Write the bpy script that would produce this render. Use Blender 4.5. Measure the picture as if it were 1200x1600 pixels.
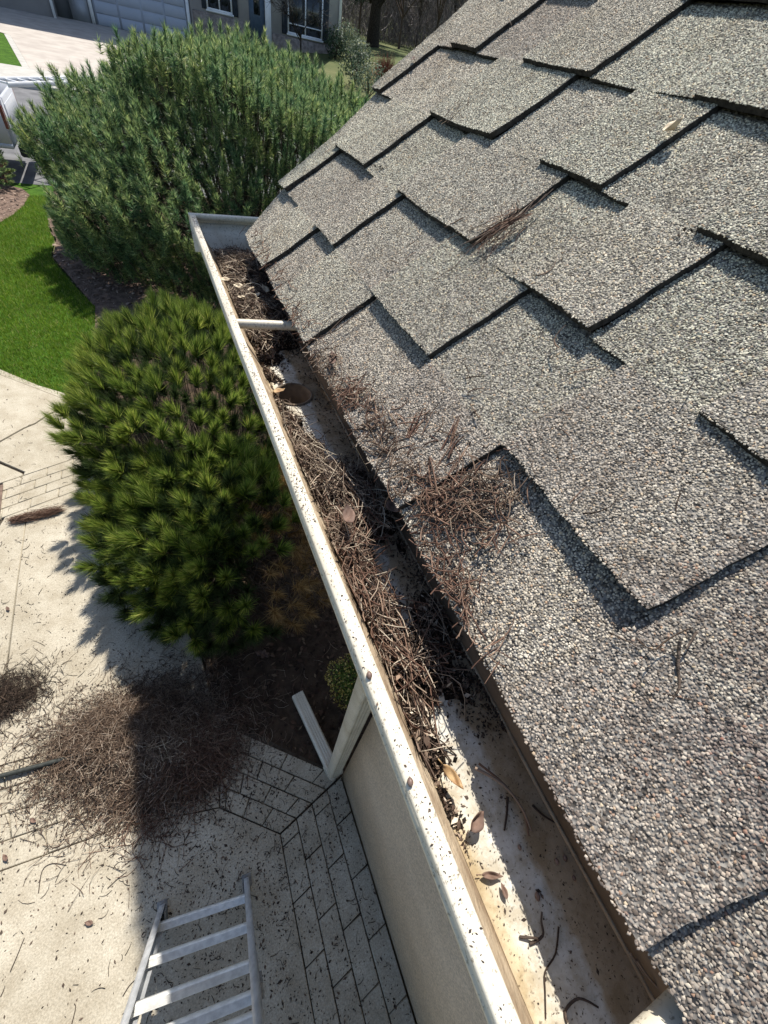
import bpy, math, random
import numpy as np
from math import radians, sin, cos, pi

random.seed(7)
rng = np.random.default_rng(11)
for o in list(bpy.data.objects):
    bpy.data.objects.remove(o)
SC = bpy.context.scene
COL = SC.collection

# ------------------------------------------------------------------ camera
H = 3.2                                   # eye height above the patio (m); patio top is z = 0
FPX, CX, CY = 642.65, 600.0, 800.0
RM = np.array([[0.90685627, -0.19937975, 0.37129426],
               [-0.38903122, -0.73483675, 0.55558047],
               [0.16206917, -0.64827669, -0.74395626]])
EYE = np.array([0.0, 0.0, H])
cam_d = bpy.data.cameras.new('camera')
cam = bpy.data.objects.new('camera', cam_d)
COL.objects.link(cam)
cam_d.sensor_fit = 'HORIZONTAL'
cam_d.sensor_width = 36.0
cam_d.lens = FPX / 1200.0 * 36.0
cam_d.clip_start = 0.02
cam_d.clip_end = 2000
from mathutils import Matrix, Vector
m4 = Matrix.Identity(4)
for i in range(3):
    m4[i][0] = RM[i][0]
    m4[i][1] = -RM[i][1]
    m4[i][2] = -RM[i][2]
m4[2][3] = H
cam.matrix_world = m4
SC.camera = cam

# ------------------------------------------------------------------ sky, sun, exposure
SUN = Vector((0.296, 0.50, 1.0)).normalized()
world = bpy.data.worlds.new('World')
SC.world = world
world.use_nodes = True
wn = world.node_tree
for n in list(wn.nodes):
    wn.nodes.remove(n)
sky = wn.nodes.new('ShaderNodeTexSky')
sky.sky_type = 'NISHITA'
sky.sun_disc = False
sky.sun_elevation = math.asin(SUN.z)
sky.sun_rotation = math.atan2(SUN.x, SUN.y)
bg = wn.nodes.new('ShaderNodeBackground')
bg.inputs['Strength'].default_value = 0.095
wo = wn.nodes.new('ShaderNodeOutputWorld')
wn.links.new(sky.outputs[0], bg.inputs[0])
wn.links.new(bg.outputs[0], wo.inputs[0])
sd = bpy.data.lights.new('sun', 'SUN')
sd.energy = 4.6
sd.angle = radians(0.53)
sd.color = (1.0, 0.95, 0.87)
so = bpy.data.objects.new('sun', sd)
COL.objects.link(so)
so.rotation_euler = SUN.to_track_quat('Z', 'Y').to_euler()
so.location = (0, 0, 20)
SC.view_settings.view_transform = 'Standard'
SC.view_settings.look = 'None'
SC.view_settings.gamma = 1.0
SC.view_settings.use_curve_mapping = False
SC.view_settings.exposure = 0.72


# ------------------------------------------------------------------ survey helpers
def nz(v):
    v = np.asarray(v, float)
    return v / np.linalg.norm(v)


def ray(px, py):
    return RM @ np.array([px - CX, py - CY, FPX])


def onz(px, py, z):
    r = ray(px, py)
    return EYE + r * ((z - H) / r[2])


def ony(px, py, y):
    r = ray(px, py)
    return EYE + r * (y / r[1])


def gnd(*pts):
    return [tuple(onz(px, py, 0.0)[:2]) for px, py in pts]


def T(x, y):
    """height of the land"""
    y = float(y)
    if y < 16:
        z = 0.0
    elif y < 46:
        z = (y - 16) * 0.02533
    elif y < 70:
        z = 0.76 + (y - 46) * 0.03
    else:
        z = 1.48 + (y - 70) * 0.055
    s = min(1.0, max(0.0, (y - 25) / 20.0))
    return z + 0.11 * min(16.0, max(0.0, x - 5.5)) * s


def ont(px, py):
    r = ray(px, py)
    hi = 400.0
    t = 0.0
    st = 0.1
    prev = 0.0
    while t < hi:
        p = EYE + r * t / np.linalg.norm(r)
        if p[2] < T(p[0], p[1]):
            break
        prev = t
        t += st
        st *= 1.02
    a, b = prev, t
    for _ in range(30):
        m = (a + b) / 2
        p = EYE + r * m / np.linalg.norm(r)
        if p[2] < T(p[0], p[1]):
            b = m
        else:
            a = m
    return p


# ------------------------------------------------------------------ object helpers
def tag(o, label=None, cat=None, group=None, kind=None):
    if label:
        o['label'] = label
    if cat:
        o['category'] = cat
    if group:
        o['group'] = group
    if kind:
        o['kind'] = kind
    return o


def empty(name, loc=(0, 0, 0), label=None, cat=None, group=None, kind=None, parent=None):
    o = bpy.data.objects.new(name, None)
    o.location = loc
    o.empty_display_size = 0.1
    COL.objects.link(o)
    if parent is not None:
        o.parent = parent
    return tag(o, label, cat, group, kind)


def world_of(o):
    m = o.matrix_basis.copy()
    if o.parent is not None:
        m = world_of(o.parent) @ o.matrix_parent_inverse @ m
    return m


class Acc:
    """collects vertices and faces, builds one mesh object"""

    def __init__(self):
        self.V, self.F, self.M, self.n = [], [], [], 0

    def add(self, V, F, m=0):
        V = np.asarray(V, np.float32).reshape(-1, 3)
        F = np.asarray(F, np.int64)
        self.V.append(V)
        self.F.append(F + self.n)
        self.M.append(m)
        self.n += len(V)
        return self

    def box(self, x0, x1, y0, y1, z0, z1, m=0):
        V = [(x, y, z) for z in (z0, z1) for y in (y0, y1) for x in (x0, x1)]
        F = [(0, 2, 3, 1), (4, 5, 7, 6), (0, 1, 5, 4), (2, 6, 7, 3), (0, 4, 6, 2), (1, 3, 7, 5)]
        return self.add(V, F, m)

    def bar(self, p, q, w, h, up=(0, 0, 1), m=0, bev=0.0):
        """box section w x h from p to q; h is measured along 'up'"""
        p, q = np.array(p, float), np.array(q, float)
        t = nz(q - p)
        b = nz(np.cross(t, np.array(up, float)))
        u = np.cross(b, t)
        if bev > 0:
            prof = [(-w / 2 + bev, -h / 2), (w / 2 - bev, -h / 2), (w / 2, -h / 2 + bev), (w / 2, h / 2 - bev),
                    (w / 2 - bev, h / 2), (-w / 2 + bev, h / 2), (-w / 2, h / 2 - bev), (-w / 2, -h / 2 + bev)]
        else:
            prof = [(-w / 2, -h / 2), (w / 2, -h / 2), (w / 2, h / 2), (-w / 2, h / 2)]
        return self.sweep([p, q], [b, b], [u, u], prof, m)

    def sweep(self, pts, bs, us, prof, m=0, cap=True, closed=True):
        n = len(prof)
        V = []
        for p, b, u in zip(pts, bs, us):
            for a, c in prof:
                V.append(np.asarray(p) + np.asarray(b) * a + np.asarray(u) * c)
        F = []
        for i in range(len(pts) - 1):
            for j in range(n if closed else n - 1):
                k = (j + 1) % n
                F.append((i * n + j, i * n + k, (i + 1) * n + k, (i + 1) * n + j))
        self.add(V, F, m)
        if cap and closed:
            for base, rev in ((0, True), ((len(pts) - 1) * n, False)):
                V2 = V[base:base + n]
                c = np.mean(V2, axis=0)
                V3 = list(V2) + [c]
                F3 = [((j + 1) % n, j, n) if rev else (j, (j + 1) % n, n) for j in range(n)]
                self.add(V3, F3, m)
        return self

    def tube(self, pts, r, sides=8, m=0, cap=True):
        pts = [np.array(p, float) for p in pts]
        rs = r if hasattr(r, '__len__') else [r] * len(pts)
        bs, us = [], []
        ref = np.array([0.31, 0.17, 0.93])
        for i in range(len(pts)):
            t = nz(pts[min(i + 1, len(pts) - 1)] - pts[max(i - 1, 0)])
            if abs(np.dot(t, ref)) > 0.95:
                ref = np.array([0.9, 0.3, 0.1])
            b = nz(np.cross(t, ref))
            bs.append(b * rs[i])
            us.append(np.cross(b, t) * rs[i])
        prof = [(cos(2 * pi * k / sides), sin(2 * pi * k / sides)) for k in range(sides)]
        return self.sweep(pts, bs, us, prof, m, cap)

    def poly(self, pts, z0, z1, m=0, ch=0.0):
        """upright prism over a polygon, with an optional chamfer of the top edge"""
        P = np.array(pts, float)[:, :2]
        area = 0.5 * sum(P[i][0] * P[(i + 1) % len(P)][1] - P[(i + 1) % len(P)][0] * P[i][1] for i in range(len(P)))
        if area < 0:
            P = P[::-1]
        n = len(P)
        rings = [(P, z0), (P, z1 - ch)]
        if ch > 0:
            rings.append((inset(P, ch), z1))
        V, F = [], []
        for Q, z in rings:
            V += [(q[0], q[1], z) for q in Q]
        for i in range(len(rings) - 1):
            for j in range(n):
                k = (j + 1) % n
                F.append((i * n + j, i * n + k, (i + 1) * n + k, (i + 1) * n + j))
        self.add(V, F, m)
        self.add(V[-n:], [tuple(range(n))], m)
        return self

    def build(self, name, mats, parent=None, smooth=False, split=None):
        me = bpy.data.meshes.new(name)
        V = np.concatenate(self.V) if self.V else np.zeros((0, 3), np.float32)
        me.vertices.add(len(V))
        me.vertices.foreach_set('co', V.astype(np.float32).ravel())
        loops, starts, mi, s = [], [], [], 0
        for F, m in zip(self.F, self.M):
            if F.ndim == 1:
                F = F.reshape(1, -1)
            k = F.shape[1]
            loops.append(F.ravel())
            starts.append(s + np.arange(len(F)) * k)
            mi.append(np.full(len(F), m) if np.isscalar(m) else np.asarray(m))
            s += F.size
        loops, starts, mi = np.concatenate(loops), np.concatenate(starts), np.concatenate(mi)
        me.loops.add(len(loops))
        me.loops.foreach_set('vertex_index', loops.astype(np.int32))
        me.polygons.add(len(starts))
        me.polygons.foreach_set('loop_start', starts.astype(np.int32))
        me.polygons.foreach_set('material_index', mi.astype(np.int32))
        me.update(calc_edges=True)
        if smooth:
            me.polygons.foreach_set('use_smooth', np.ones(len(starts), bool))
        for mm in (mats if isinstance(mats, (list, tuple)) else [mats]):
            me.materials.append(mm)
        o = bpy.data.objects.new(name, me)
        COL.objects.link(o)
        if parent is not None:
            o.parent = parent
            o.matrix_parent_inverse = world_of(parent).inverted()
        return o


def inset(P, d):
    n = len(P)
    out = []
    for i in range(n):
        a, b, c = P[i - 1], P[i], P[(i + 1) % n]
        t1, t2 = nz(b - a), nz(c - b)
        n1, n2 = np.array([-t1[1], t1[0]]), np.array([-t2[1], t2[0]])
        k = n1 + n2
        k = k / max(0.25, np.dot(k, n1))
        out.append(b + k * d)
    return np.array(out)


def strands(acc, P, r, m=0, sides=3, tip=0.45):
    """P: (n,k,3) centre lines, r: (n,) radii"""
    P = np.asarray(P, float)
    n, k, _ = P.shape
    t = np.gradient(P, axis=1)
    t /= np.linalg.norm(t, axis=2, keepdims=True) + 1e-9
    ref = rng.normal(size=(n, 1, 3))
    a = np.cross(t, ref)
    a /= np.linalg.norm(a, axis=2, keepdims=True) + 1e-9
    b = np.cross(t, a)
    tap = 1 - (1 - tip) * (np.linspace(-0.6, 1, k).clip(0, 1))
    rr = (np.asarray(r, float).reshape(-1, 1) * tap[None, :])[:, :, None]
    ring = [P + rr * (a * cos(2 * pi * q / sides) + b * sin(2 * pi * q / sides)) for q in range(sides)]
    V = np.stack(ring, axis=2).reshape(-1, 3)
    i = np.arange(n)[:, None, None] * k * sides
    j = np.arange(k - 1)[None, :, None] * sides
    s = np.arange(sides)[None, None, :]
    s2 = (s + 1) % sides
    F = np.stack([i + j + s, i + j + s2, i + j + sides + s2, i + j + sides + s], axis=-1).reshape(-1, 4)
    acc.add(V, F, m)


def curved(n, start, dirs, length, bend, k=5, up=None):
    """n curved lines from start along dirs, bent sideways"""
    dirs = dirs / np.linalg.norm(dirs, axis=1, keepdims=True)
    side = np.cross(dirs, rng.normal(size=(n, 3)) if up is None else np.tile(up, (n, 1)))
    side /= np.linalg.norm(side, axis=1, keepdims=True) + 1e-9
    s = np.linspace(-0.5, 0.5, k)[None, :, None]
    L = np.asarray(length).reshape(-1, 1, 1)
    B = np.asarray(bend).reshape(-1, 1, 1)
    return start[:, None, :] + dirs[:, None, :] * s * L + side[:, None, :] * (s ** 2 * 4 - 0.5) * B * L * 0.5


def flakes(acc, C, size, N=None, m=0, thick=0.25):
    """small crumpled chips: four-sided shards with a raised ridge"""
    n = len(C)
    a = rng.normal(size=(n, 3))
    if N is not None:
        nn = np.tile(np.asarray(N, float), (n, 1)) + rng.normal(size=(n, 3)) * thick
        nn /= np.linalg.norm(nn, axis=1, keepdims=True)
        a -= nn * np.sum(a * nn, axis=1, keepdims=True)
    else:
        nn = rng.normal(size=(n, 3))
        nn /= np.linalg.norm(nn, axis=1, keepdims=True)
        a -= nn * np.sum(a * nn, axis=1, keepdims=True)
    a /= np.linalg.norm(a, axis=1, keepdims=True)
    b = np.cross(nn, a)
    size = np.asarray(size).reshape(-1, 1)
    w = rng.uniform(0.2, 0.6, (n, 1))
    V = np.stack([C - a * size, C + b * size * w + nn * size * .1, C + a * size * rng.uniform(.6, 1.1, (n, 1)),
                  C - b * size * w, C + nn * size * rng.uniform(.15, .4, (n, 1))], axis=1).reshape(-1, 3)
    i = np.arange(n)[:, None] * 5
    F = np.concatenate([i + [0, 1, 4], i + [1, 2, 4], i + [2, 3, 4], i + [3, 0, 4]], axis=0)
    acc.add(V, F, m)


def vnoise(x, y, seed=0):
    """smooth pseudo noise from sines, -1..1"""
    s = seed * 1.7
    return (np.sin(x * 1.0 + 1.3 * s + 1.9 * np.sin(y * .7 + s)) + np.sin(y * 1.13 + 2.1 * s + 1.7 * np.sin(x * .83 - s))
            + .6 * np.sin((x + y) * 1.9 + s) + .4 * np.sin((x - y * 1.3) * 3.1 + s)) / 3.0


# ------------------------------------------------------------------ materials
def newmat(name):
    m = bpy.data.materials.new(name)
    m.use_nodes = True
    nt = m.node_tree
    for n in list(nt.nodes):
        nt.nodes.remove(n)
    out = nt.nodes.new('ShaderNodeOutputMaterial')
    return m, nt, out


def N(nt, typ, **kw):
    n = nt.nodes.new(typ)
    for k, v in kw.items():
        if k in n.inputs:
            n.inputs[k].default_value = v
        else:
            setattr(n, k, v)
    return n


def ramp(nt, fac, stops):
    r = nt.nodes.new('ShaderNodeValToRGB')
    e = r.color_ramp.elements
    while len(e) < len(stops):
        e.new(0.5)
    for el, (p, c) in zip(e, stops):
        el.position = p
        el.color = (*c, 1)
    nt.links.new(fac, r.inputs[0])
    return r.outputs[0]


def noise(nt, scale, detail=4, rough=0.55, vec=None, stretch=None):
    tc = nt.nodes.new('ShaderNodeNewGeometry')
    src = tc.outputs['Position']
    if stretch:
        mp = nt.nodes.new('ShaderNodeMapping')
        mp.inputs['Scale'].default_value = stretch
        nt.links.new(src, mp.inputs[0])
        src = mp.outputs[0]
    n = N(nt, 'ShaderNodeTexNoise', Scale=scale, Detail=detail, Roughness=rough)
    nt.links.new(src, n.inputs['Vector'])
    return n.outputs['Fac']


def voro(nt, scale, feature='F1', rnd=1.0):
    tc = nt.nodes.new('ShaderNodeNewGeometry')
    n = N(nt, 'ShaderNodeTexVoronoi', Scale=scale, Randomness=rnd)
    n.feature = feature
    nt.links.new(tc.outputs['Position'], n.inputs['Vector'])
    return n


def mixc(nt, fac, a, b, blend='MIX'):
    m = nt.nodes.new('ShaderNodeMix')
    m.data_type = 'RGBA'
    m.blend_type = blend
    for sock, val in ((m.inputs[0], fac), (m.inputs[6], a), (m.inputs[7], b)):
        if isinstance(val, (int, float)):
            sock.default_value = val
        elif isinstance(val, tuple):
            sock.default_value = (*val, 1)
        else:
            nt.links.new(val, sock)
    return m.outputs[2]


def finish(nt, out, colour, rough=0.8, bump=None, spec=0.3, metal=0.0, transl=0.0, rsock=None):
    b = N(nt, 'ShaderNodeBsdfPrincipled', Roughness=rough, Metallic=metal)
    b.inputs['Specular IOR Level'].default_value = spec
    if isinstance(colour, tuple):
        b.inputs['Base Color'].default_value = (*colour, 1)
    else:
        nt.links.new(colour, b.inputs['Base Color'])
    if rsock is not None:
        nt.links.new(rsock, b.inputs['Roughness'])
    if bump:
        for h, strength, dist in bump[:1]:
            bn = N(nt, 'ShaderNodeBump', Strength=strength, Distance=dist)
            nt.links.new(h, bn.inputs['Height'])
            prev = bn
        for h, strength, dist in bump[1:]:
            bn = N(nt, 'ShaderNodeBump', Strength=strength, Distance=dist)
            nt.links.new(h, bn.inputs['Height'])
            nt.links.new(prev.outputs[0], bn.inputs['Normal'])
            prev = bn
        nt.links.new(prev.outputs[0], b.inputs['Normal'])
    if transl > 0:
        tr = nt.nodes.new('ShaderNodeBsdfTranslucent')
        if isinstance(colour, tuple):
            tr.inputs[0].default_value = (*colour, 1)
        else:
            nt.links.new(colour, tr.inputs[0])
        mx = nt.nodes.new('ShaderNodeMixShader')
        mx.inputs[0].default_value = transl
        nt.links.new(b.outputs[0], mx.inputs[1])
        nt.links.new(tr.outputs[0], mx.inputs[2])
        nt.links.new(mx.outputs[0], out.inputs[0])
    else:
        nt.links.new(b.outputs[0], out.inputs[0])


def simple(name, c1, c2, scale=8, rough=0.7, bump=None, spec=0.3, metal=0.0, detail=5, stretch=None, lo=.35, hi=.65):
    m, nt, out = newmat(name)
    c = ramp(nt, noise(nt, scale, detail, stretch=stretch), [(lo, c1), (hi, c2)])
    bl = None
    if bump:
        bl = [(noise(nt, bump[0], 4), bump[1], bump[2])]
    finish(nt, out, c, rough, bl, spec, metal)
    return m


def island(name, stops, rough=0.8, transl=0.0, spec=0.2, clump=None, bump=None):
    """colour picked per loose piece (granule, needle, chip), with a broad drift of tone"""
    m, nt, out = newmat(name)
    g = nt.nodes.new('ShaderNodeNewGeometry')
    c = ramp(nt, g.outputs['Random Per Island'], stops)
    if clump:
        sc, c1, c2 = clump
        f = ramp(nt, noise(nt, sc, 3), [(.35, c1), (.65, c2)])
        c = mixc(nt, 1.0, c, f, 'MULTIPLY')
    finish(nt, out, c, rough, None, spec, 0, transl)
    return m


M = {}
GR = [(0.0, (.10, .092, .080)), (.10, (.17, .158, .140)), (.28, (.27, .258, .232)), (.5, (.365, .352, .315)),
      (.74, (.46, .445, .40)), (.91, (.57, .55, .50)), (.965, (.36, .27, .20)), (1.0, (.60, .55, .43))]
GR2 = [(0.0, (.09, .074, .070)), (.14, (.16, .132, .126)), (.34, (.255, .215, .205)), (.58, (.36, .312, .296)),
       (.82, (.48, .43, .40)), (.93, (.60, .55, .50)), (.97, (.32, .17, .14)), (1.0, (.58, .50, .38))]


def m_granule():
    """grey-green granules drifting to purplish brown ones"""
    m, nt, out = newmat('shingle_granules')
    g = nt.nodes.new('ShaderNodeNewGeometry')
    c1 = ramp(nt, g.outputs['Random Per Island'], [(p, tuple(min(.86, q * 1.24) for q in c)) for p, c in GR])
    c2 = ramp(nt, g.outputs['Random Per Island'], [(p, tuple(min(.86, q * .80) for q in c)) for p, c in GR2])
    sx = nt.nodes.new('ShaderNodeSeparateXYZ')
    nt.links.new(g.outputs['Position'], sx.inputs[0])
    ad = N(nt, 'ShaderNodeMath', operation='MULTIPLY_ADD')
    nt.links.new(sx.outputs[1], ad.inputs[0])
    ad.inputs[1].default_value = -1.1
    nt.links.new(noise(nt, 3.4, 4), ad.inputs[2])
    f = ramp(nt, ad.outputs[0], [(.36, (0, 0, 0)), (.58, (1, 1, 1))])
    c = mixc(nt, f, c1, c2)
    w = ramp(nt, noise(nt, 2.2, 4), [(.35, (.88, .82, .77)), (.65, (1.06, 1.05, .97))])
    c = mixc(nt, 1, c, w, 'MULTIPLY')
    oi = nt.nodes.new('ShaderNodeObjectInfo')
    pc_ = ramp(nt, oi.outputs['Random'], [(0, (.86, .83, .82)), (.35, (1.0, .98, .95)), (.7, (.98, 1.0, .95)), (1, (1.08, 1.06, 1.02))])
    c = mixc(nt, 1, c, pc_, 'MULTIPLY')
    st = ramp(nt, noise(nt, 11, 6, .7), [(.34, (.74, .70, .66)), (.5, (1, 1, 1))])
    c = mixc(nt, .7, c, st, 'MULTIPLY')
    finish(nt, out, c, .85, None, .15)
    return m


M['granule'] = m_granule()


def m_granbase():
    m, nt, out = newmat('shingle_mat')
    v = voro(nt, 260)
    c = ramp(nt, v.outputs['Color'], [(.1, (.05, .045, .04)), (.5, (.14, .13, .12)), (.9, (.3, .28, .25))])
    finish(nt, out, c, .95, [(v.outputs['Distance'], .8, .003)], .1)
    return m


M['granule_base'] = m_granbase()
M['asphalt_edge'] = simple('asphalt_edge', (.018, .017, .016), (.05, .047, .043), 120, .9, (300, .6, .002), .2)


def m_gutter_paint():
    m, nt, out = newmat('cream_gutter_paint')
    base = ramp(nt, noise(nt, 6, 5), [(.3, (.56, .51, .405)), (.7, (.68, .635, .53))])
    g = ramp(nt, noise(nt, 240, 3, .7), [(.56, (1, 1, 1)), (.66, (.32, .28, .23))])
    st = ramp(nt, noise(nt, 14, 6, .7, stretch=(1, .12, 1)), [(.48, (1, 1, 1)), (.75, (.74, .68, .58))])
    c = mixc(nt, .75, base, g, 'MULTIPLY')
    c = mixc(nt, .8, c, st, 'MULTIPLY')
    finish(nt, out, c, .42, [(noise(nt, 30, 4), .12, .002), (noise(nt, 400, 2), .1, .0005)], .4)
    return m


M['gutter'] = m_gutter_paint()


def m_gutter_inside():
    """painted trough floor: white worn paint in the middle, ochre silt at the sides, small dark specks"""
    m, nt, out = newmat('gutter_floor_paint')
    g = nt.nodes.new('ShaderNodeNewGeometry')
    sx = nt.nodes.new('ShaderNodeSeparateXYZ')
    nt.links.new(g.outputs['Position'], sx.inputs[0])
    n1 = noise(nt, 22, 6, .65)
    add = N(nt, 'ShaderNodeMath', operation='MULTIPLY_ADD')
    nt.links.new(n1, add.inputs[0])
    add.inputs[1].default_value = .036
    nt.links.new(sx.outputs[0], add.inputs[2])
    mr = N(nt, 'ShaderNodeMapRange')
    nt.links.new(add.outputs[0], mr.inputs[0])
    mr.inputs[1].default_value = .125
    mr.inputs[2].default_value = .265
    band = ramp(nt, mr.outputs[0], [(0.0, (.25, .17, .10)), (.16, (.38, .27, .15)), (.27, (.50, .42, .28)),
                                    (.36, (.58, .555, .48)), (.62, (.54, .52, .47)), (.68, (.36, .285, .19)),
                                    (1.0, (.24, .175, .11))])
    blot = ramp(nt, noise(nt, 38, 6, .7), [(.40, (1, 1, 1)), (.60, (.60, .53, .42))])
    speck = ramp(nt, noise(nt, 260, 3, .65), [(.58, (1, 1, 1)), (.70, (.22, .18, .15))])
    c = mixc(nt, .75, band, blot, 'MULTIPLY')
    c = mixc(nt, .8, c, speck, 'MULTIPLY')
    finish(nt, out, c, .7, [(noise(nt, 120, 5), .4, .002)], .3)
    return m


M['gutter_in'] = m_gutter_inside()
M['gutter_back'] = simple('brown_gutter_back', (.085, .062, .042), (.23, .17, .115), 26, .7, (90, .4, .002), .25, stretch=(1, .35, 1))  # mottled dark brown, drawn out along the trough
M['gutter_silt'] = simple('silt_on_gutter_front', (.24, .175, .115), (.46, .37, .26), 45, .9, (150, .8, .003), .1, stretch=(1, .5, 1))


def m_stucco():
    m, nt, out = newmat('tan_stucco')
    c = ramp(nt, noise(nt, 3, 5), [(.3, (.62, .52, .40)), (.7, (.74, .635, .50))])
    g = ramp(nt, noise(nt, 150, 3, .7), [(.36, (.68, .68, .68)), (.62, (1.14, 1.13, 1.12))])
    c = mixc(nt, 1, c, g, 'MULTIPLY')
    finish(nt, out, c, .93, [(noise(nt, 140, 4, .7), .8, .004)], .15)
    return m


M['stucco'] = m_stucco()


def m_concrete(name='patio_concrete', tone=1.0):
    m, nt, out = newmat(name)
    t = lambda c: tuple(q * tone for q in c)
    c = ramp(nt, noise(nt, 1.3, 6, .6), [(.3, t((.37, .335, .265))), (.7, t((.49, .45, .37)))])
    g = ramp(nt, noise(nt, 110, 4, .75), [(.34, (.66, .65, .63)), (.66, (1.14, 1.13, 1.12))])
    blot = ramp(nt, noise(nt, 5, 8, .72), [(.36, (.80, .77, .72)), (.62, (1.05, 1.05, 1.04))])
    pit = ramp(nt, noise(nt, 60, 3, .6), [(.66, (1, 1, 1)), (.76, (.5, .46, .4))])
    c = mixc(nt, 1, c, g, 'MULTIPLY')
    c = mixc(nt, 1, c, blot, 'MULTIPLY')
    c = mixc(nt, .6, c, pit, 'MULTIPLY')
    finish(nt, out, c, .9, [(noise(nt, 90, 5, .7), .5, .004)], .2)
    return m


M['concrete'] = m_concrete()
M['joint'] = simple('joint_dirt', (.045, .036, .028), (.10, .085, .065), 30, .95, (100, .6, .004), .1)
M['soil'] = simple('garden_soil', (.045, .032, .023), (.095, .066, .045), 14, .97, (60, .9, .02), .1)
M['bark_soil'] = simple('dry_bark_soil', (.10, .07, .055), (.22, .155, .12), 12, .97, (50, .9, .02), .1)
M['mulch'] = island('bark_mulch', [(0, (.022, .014, .010)), (.5, (.062, .036, .025)), (.85, (.11, .066, .045)), (1, (.20, .14, .09))], .9)
M['mulch_pale'] = island('pale_bark_mulch', [(0, (.08, .055, .042)), (.5, (.20, .14, .11)), (1, (.36, .28, .22))], .9)
M['needle_dry'] = island('dry_pine_needles', [(0, (.045, .030, .023)), (.3, (.10, .066, .046)), (.6, (.19, .130, .092)), (.85, (.31, .235, .17)), (1, (.48, .40, .32))], .7, .12)
M['needle_gutter'] = island('gutter_pine_needles', [(0, (.04, .028, .022)), (.3, (.11, .075, .056)), (.55, (.24, .175, .132)), (.8, (.42, .335, .25)), (1, (.66, .58, .45))], .7, .1)
M['needle_red'] = island('rusty_pine_needles', [(0, (.07, .036, .026)), (.5, (.17, .095, .066)), (1, (.31, .21, .15))], .7, .12)
M['needle_dark'] = island('damp_pine_needles', [(0, (.012, .009, .007)), (.6, (.045, .03, .022)), (1, (.10, .07, .05))], .7)
M['compost'] = simple('black_compost', (.008, .006, .005), (.035, .024, .017), 60, .95, (200, 1, .006), .1)
M['chip'] = island('dark_litter', [(0, (.025, .018, .014)), (.6, (.065, .047, .036)), (1, (.14, .10, .075))], .85)
M['chip_gutter'] = island('gutter_litter', [(0, (.012, .009, .007)), (.35, (.05, .033, .025)), (.65, (.14, .095, .068)), (.88, (.30, .22, .16)), (1, (.62, .54, .42))], .85)
M['leaf_bits'] = island('broken_leaf_bits', [(0, (.06, .035, .025)), (.5, (.17, .105, .075)), (.85, (.30, .21, .15)), (1, (.55, .45, .32))], .7, .15)
M['leaf_brown'] = simple('dead_leaf_brown', (.07, .042, .032), (.19, .12, .088), 60, .7, (90, .4, .002), .3)
M['leaf_orange'] = simple('dead_leaf_orange', (.22, .10, .035), (.50, .36, .19), 55, .6, (90, .4, .002), .3)
M['leaf_pale'] = simple('dead_leaf_pale', (.42, .33, .22), (.62, .53, .38), 70, .6, (90, .4, .002), .3)
M['bark'] = simple('grey_brown_bark', (.05, .036, .028), (.13, .10, .08), 25, .9, (60, .8, .01), .15)
M['bark_dark'] = simple('dark_bark', (.02, .016, .013), (.055, .045, .036), 12, .95, (30, .8, .02), .1)
M['seed'] = simple('seed_shell', (.10, .06, .045), (.22, .15, .12), 120, .5, None, .4)
M['aluminium'] = simple('ladder_aluminium', (.50, .51, .52), (.68, .69, .70), 40, .4, (120, .15, .001), .5, .35, stretch=(1, 1, .3))
M['alu_rung'] = simple('ladder_rung_aluminium', (.66, .65, .62), (.86, .85, .81), 40, .5, (160, .2, .001), .5, .1)
M['rubber'] = simple('ladder_foot_rubber', (.16, .16, .16), (.30, .30, .29), 50, .7)
M['plastic_dark'] = simple('dark_grey_handle', (.022, .025, .021), (.05, .052, .045), 40, .55)

M['mugo'] = island('mugo_needles', [(0, (.030, .055, .014)), (.3, (.075, .130, .026)), (.65, (.18, .255, .045)), (.9, (.32, .38, .085)), (1, (.44, .44, .17))], .42, .4,
                   spec=.35, clump=(2.2, (1.1, 1.12, 1.0), (1.62, 1.5, 1.25)))
M['mugo_shade_painted'] = island('shade_painted_mugo_needles', [(0, (.020, .036, .014)), (.5, (.045, .078, .024)), (1, (.10, .14, .045))], .5, .3, spec=.3)  # darker mugo greens: shade under and between the brushes put into the colour
M['mugo_dead'] = island('dead_mugo_needles', [(0, (.14, .075, .025)), (.5, (.32, .19, .07)), (1, (.52, .36, .16))], .7, .25)
M['pine'] = island('pine_needles', [(0, (.035, .065, .036)), (.3, (.10, .165, .080)), (.65, (.21, .29, .115)), (.9, (.36, .42, .18)), (1, (.50, .51, .30))], .4, .5,
                   spec=.4, clump=(3.2, (.70, .92, 1.0), (1.45, 1.36, 1.10)))
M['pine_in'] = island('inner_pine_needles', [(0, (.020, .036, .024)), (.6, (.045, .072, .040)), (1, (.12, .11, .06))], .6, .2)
M['box'] = island('boxwood_leaves', [(0, (.05, .09, .015)), (.6, (.11, .17, .03)), (1, (.20, .26, .06))], .45, .25)
M['box_yellow'] = island('yellow_edged_leaves', [(0, (.22, .16, .03)), (.5, (.46, .36, .08)), (1, (.60, .50, .20))], .5, .25)
M['grass'] = island('lawn_grass', [(0, (.07, .15, .012)), (.5, (.15, .26, .022)), (.86, (.26, .36, .05)), (1, (.46, .42, .20))], .5, .35,
                    clump=(1.7, (.86, .86, .8), (1.12, 1.08, 1)))
M['turf'] = simple('turf', (.035, .085, .010), (.07, .15, .016), 6, .9, (90, 1, .02), .1)
M['far_ground'] = simple('rough_ground', (.06, .085, .03), (.13, .135, .06), .4, .95, (3, .5, .1), .1)
M['driveway'] = simple('pinkish_driveway', (.36, .32, .285), (.45, .41, .365), 1.5, .9, (30, .3, .01), .15)
M['kerb'] = simple('kerb_concrete', (.36, .345, .31), (.44, .425, .39), 3, .9)
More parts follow.
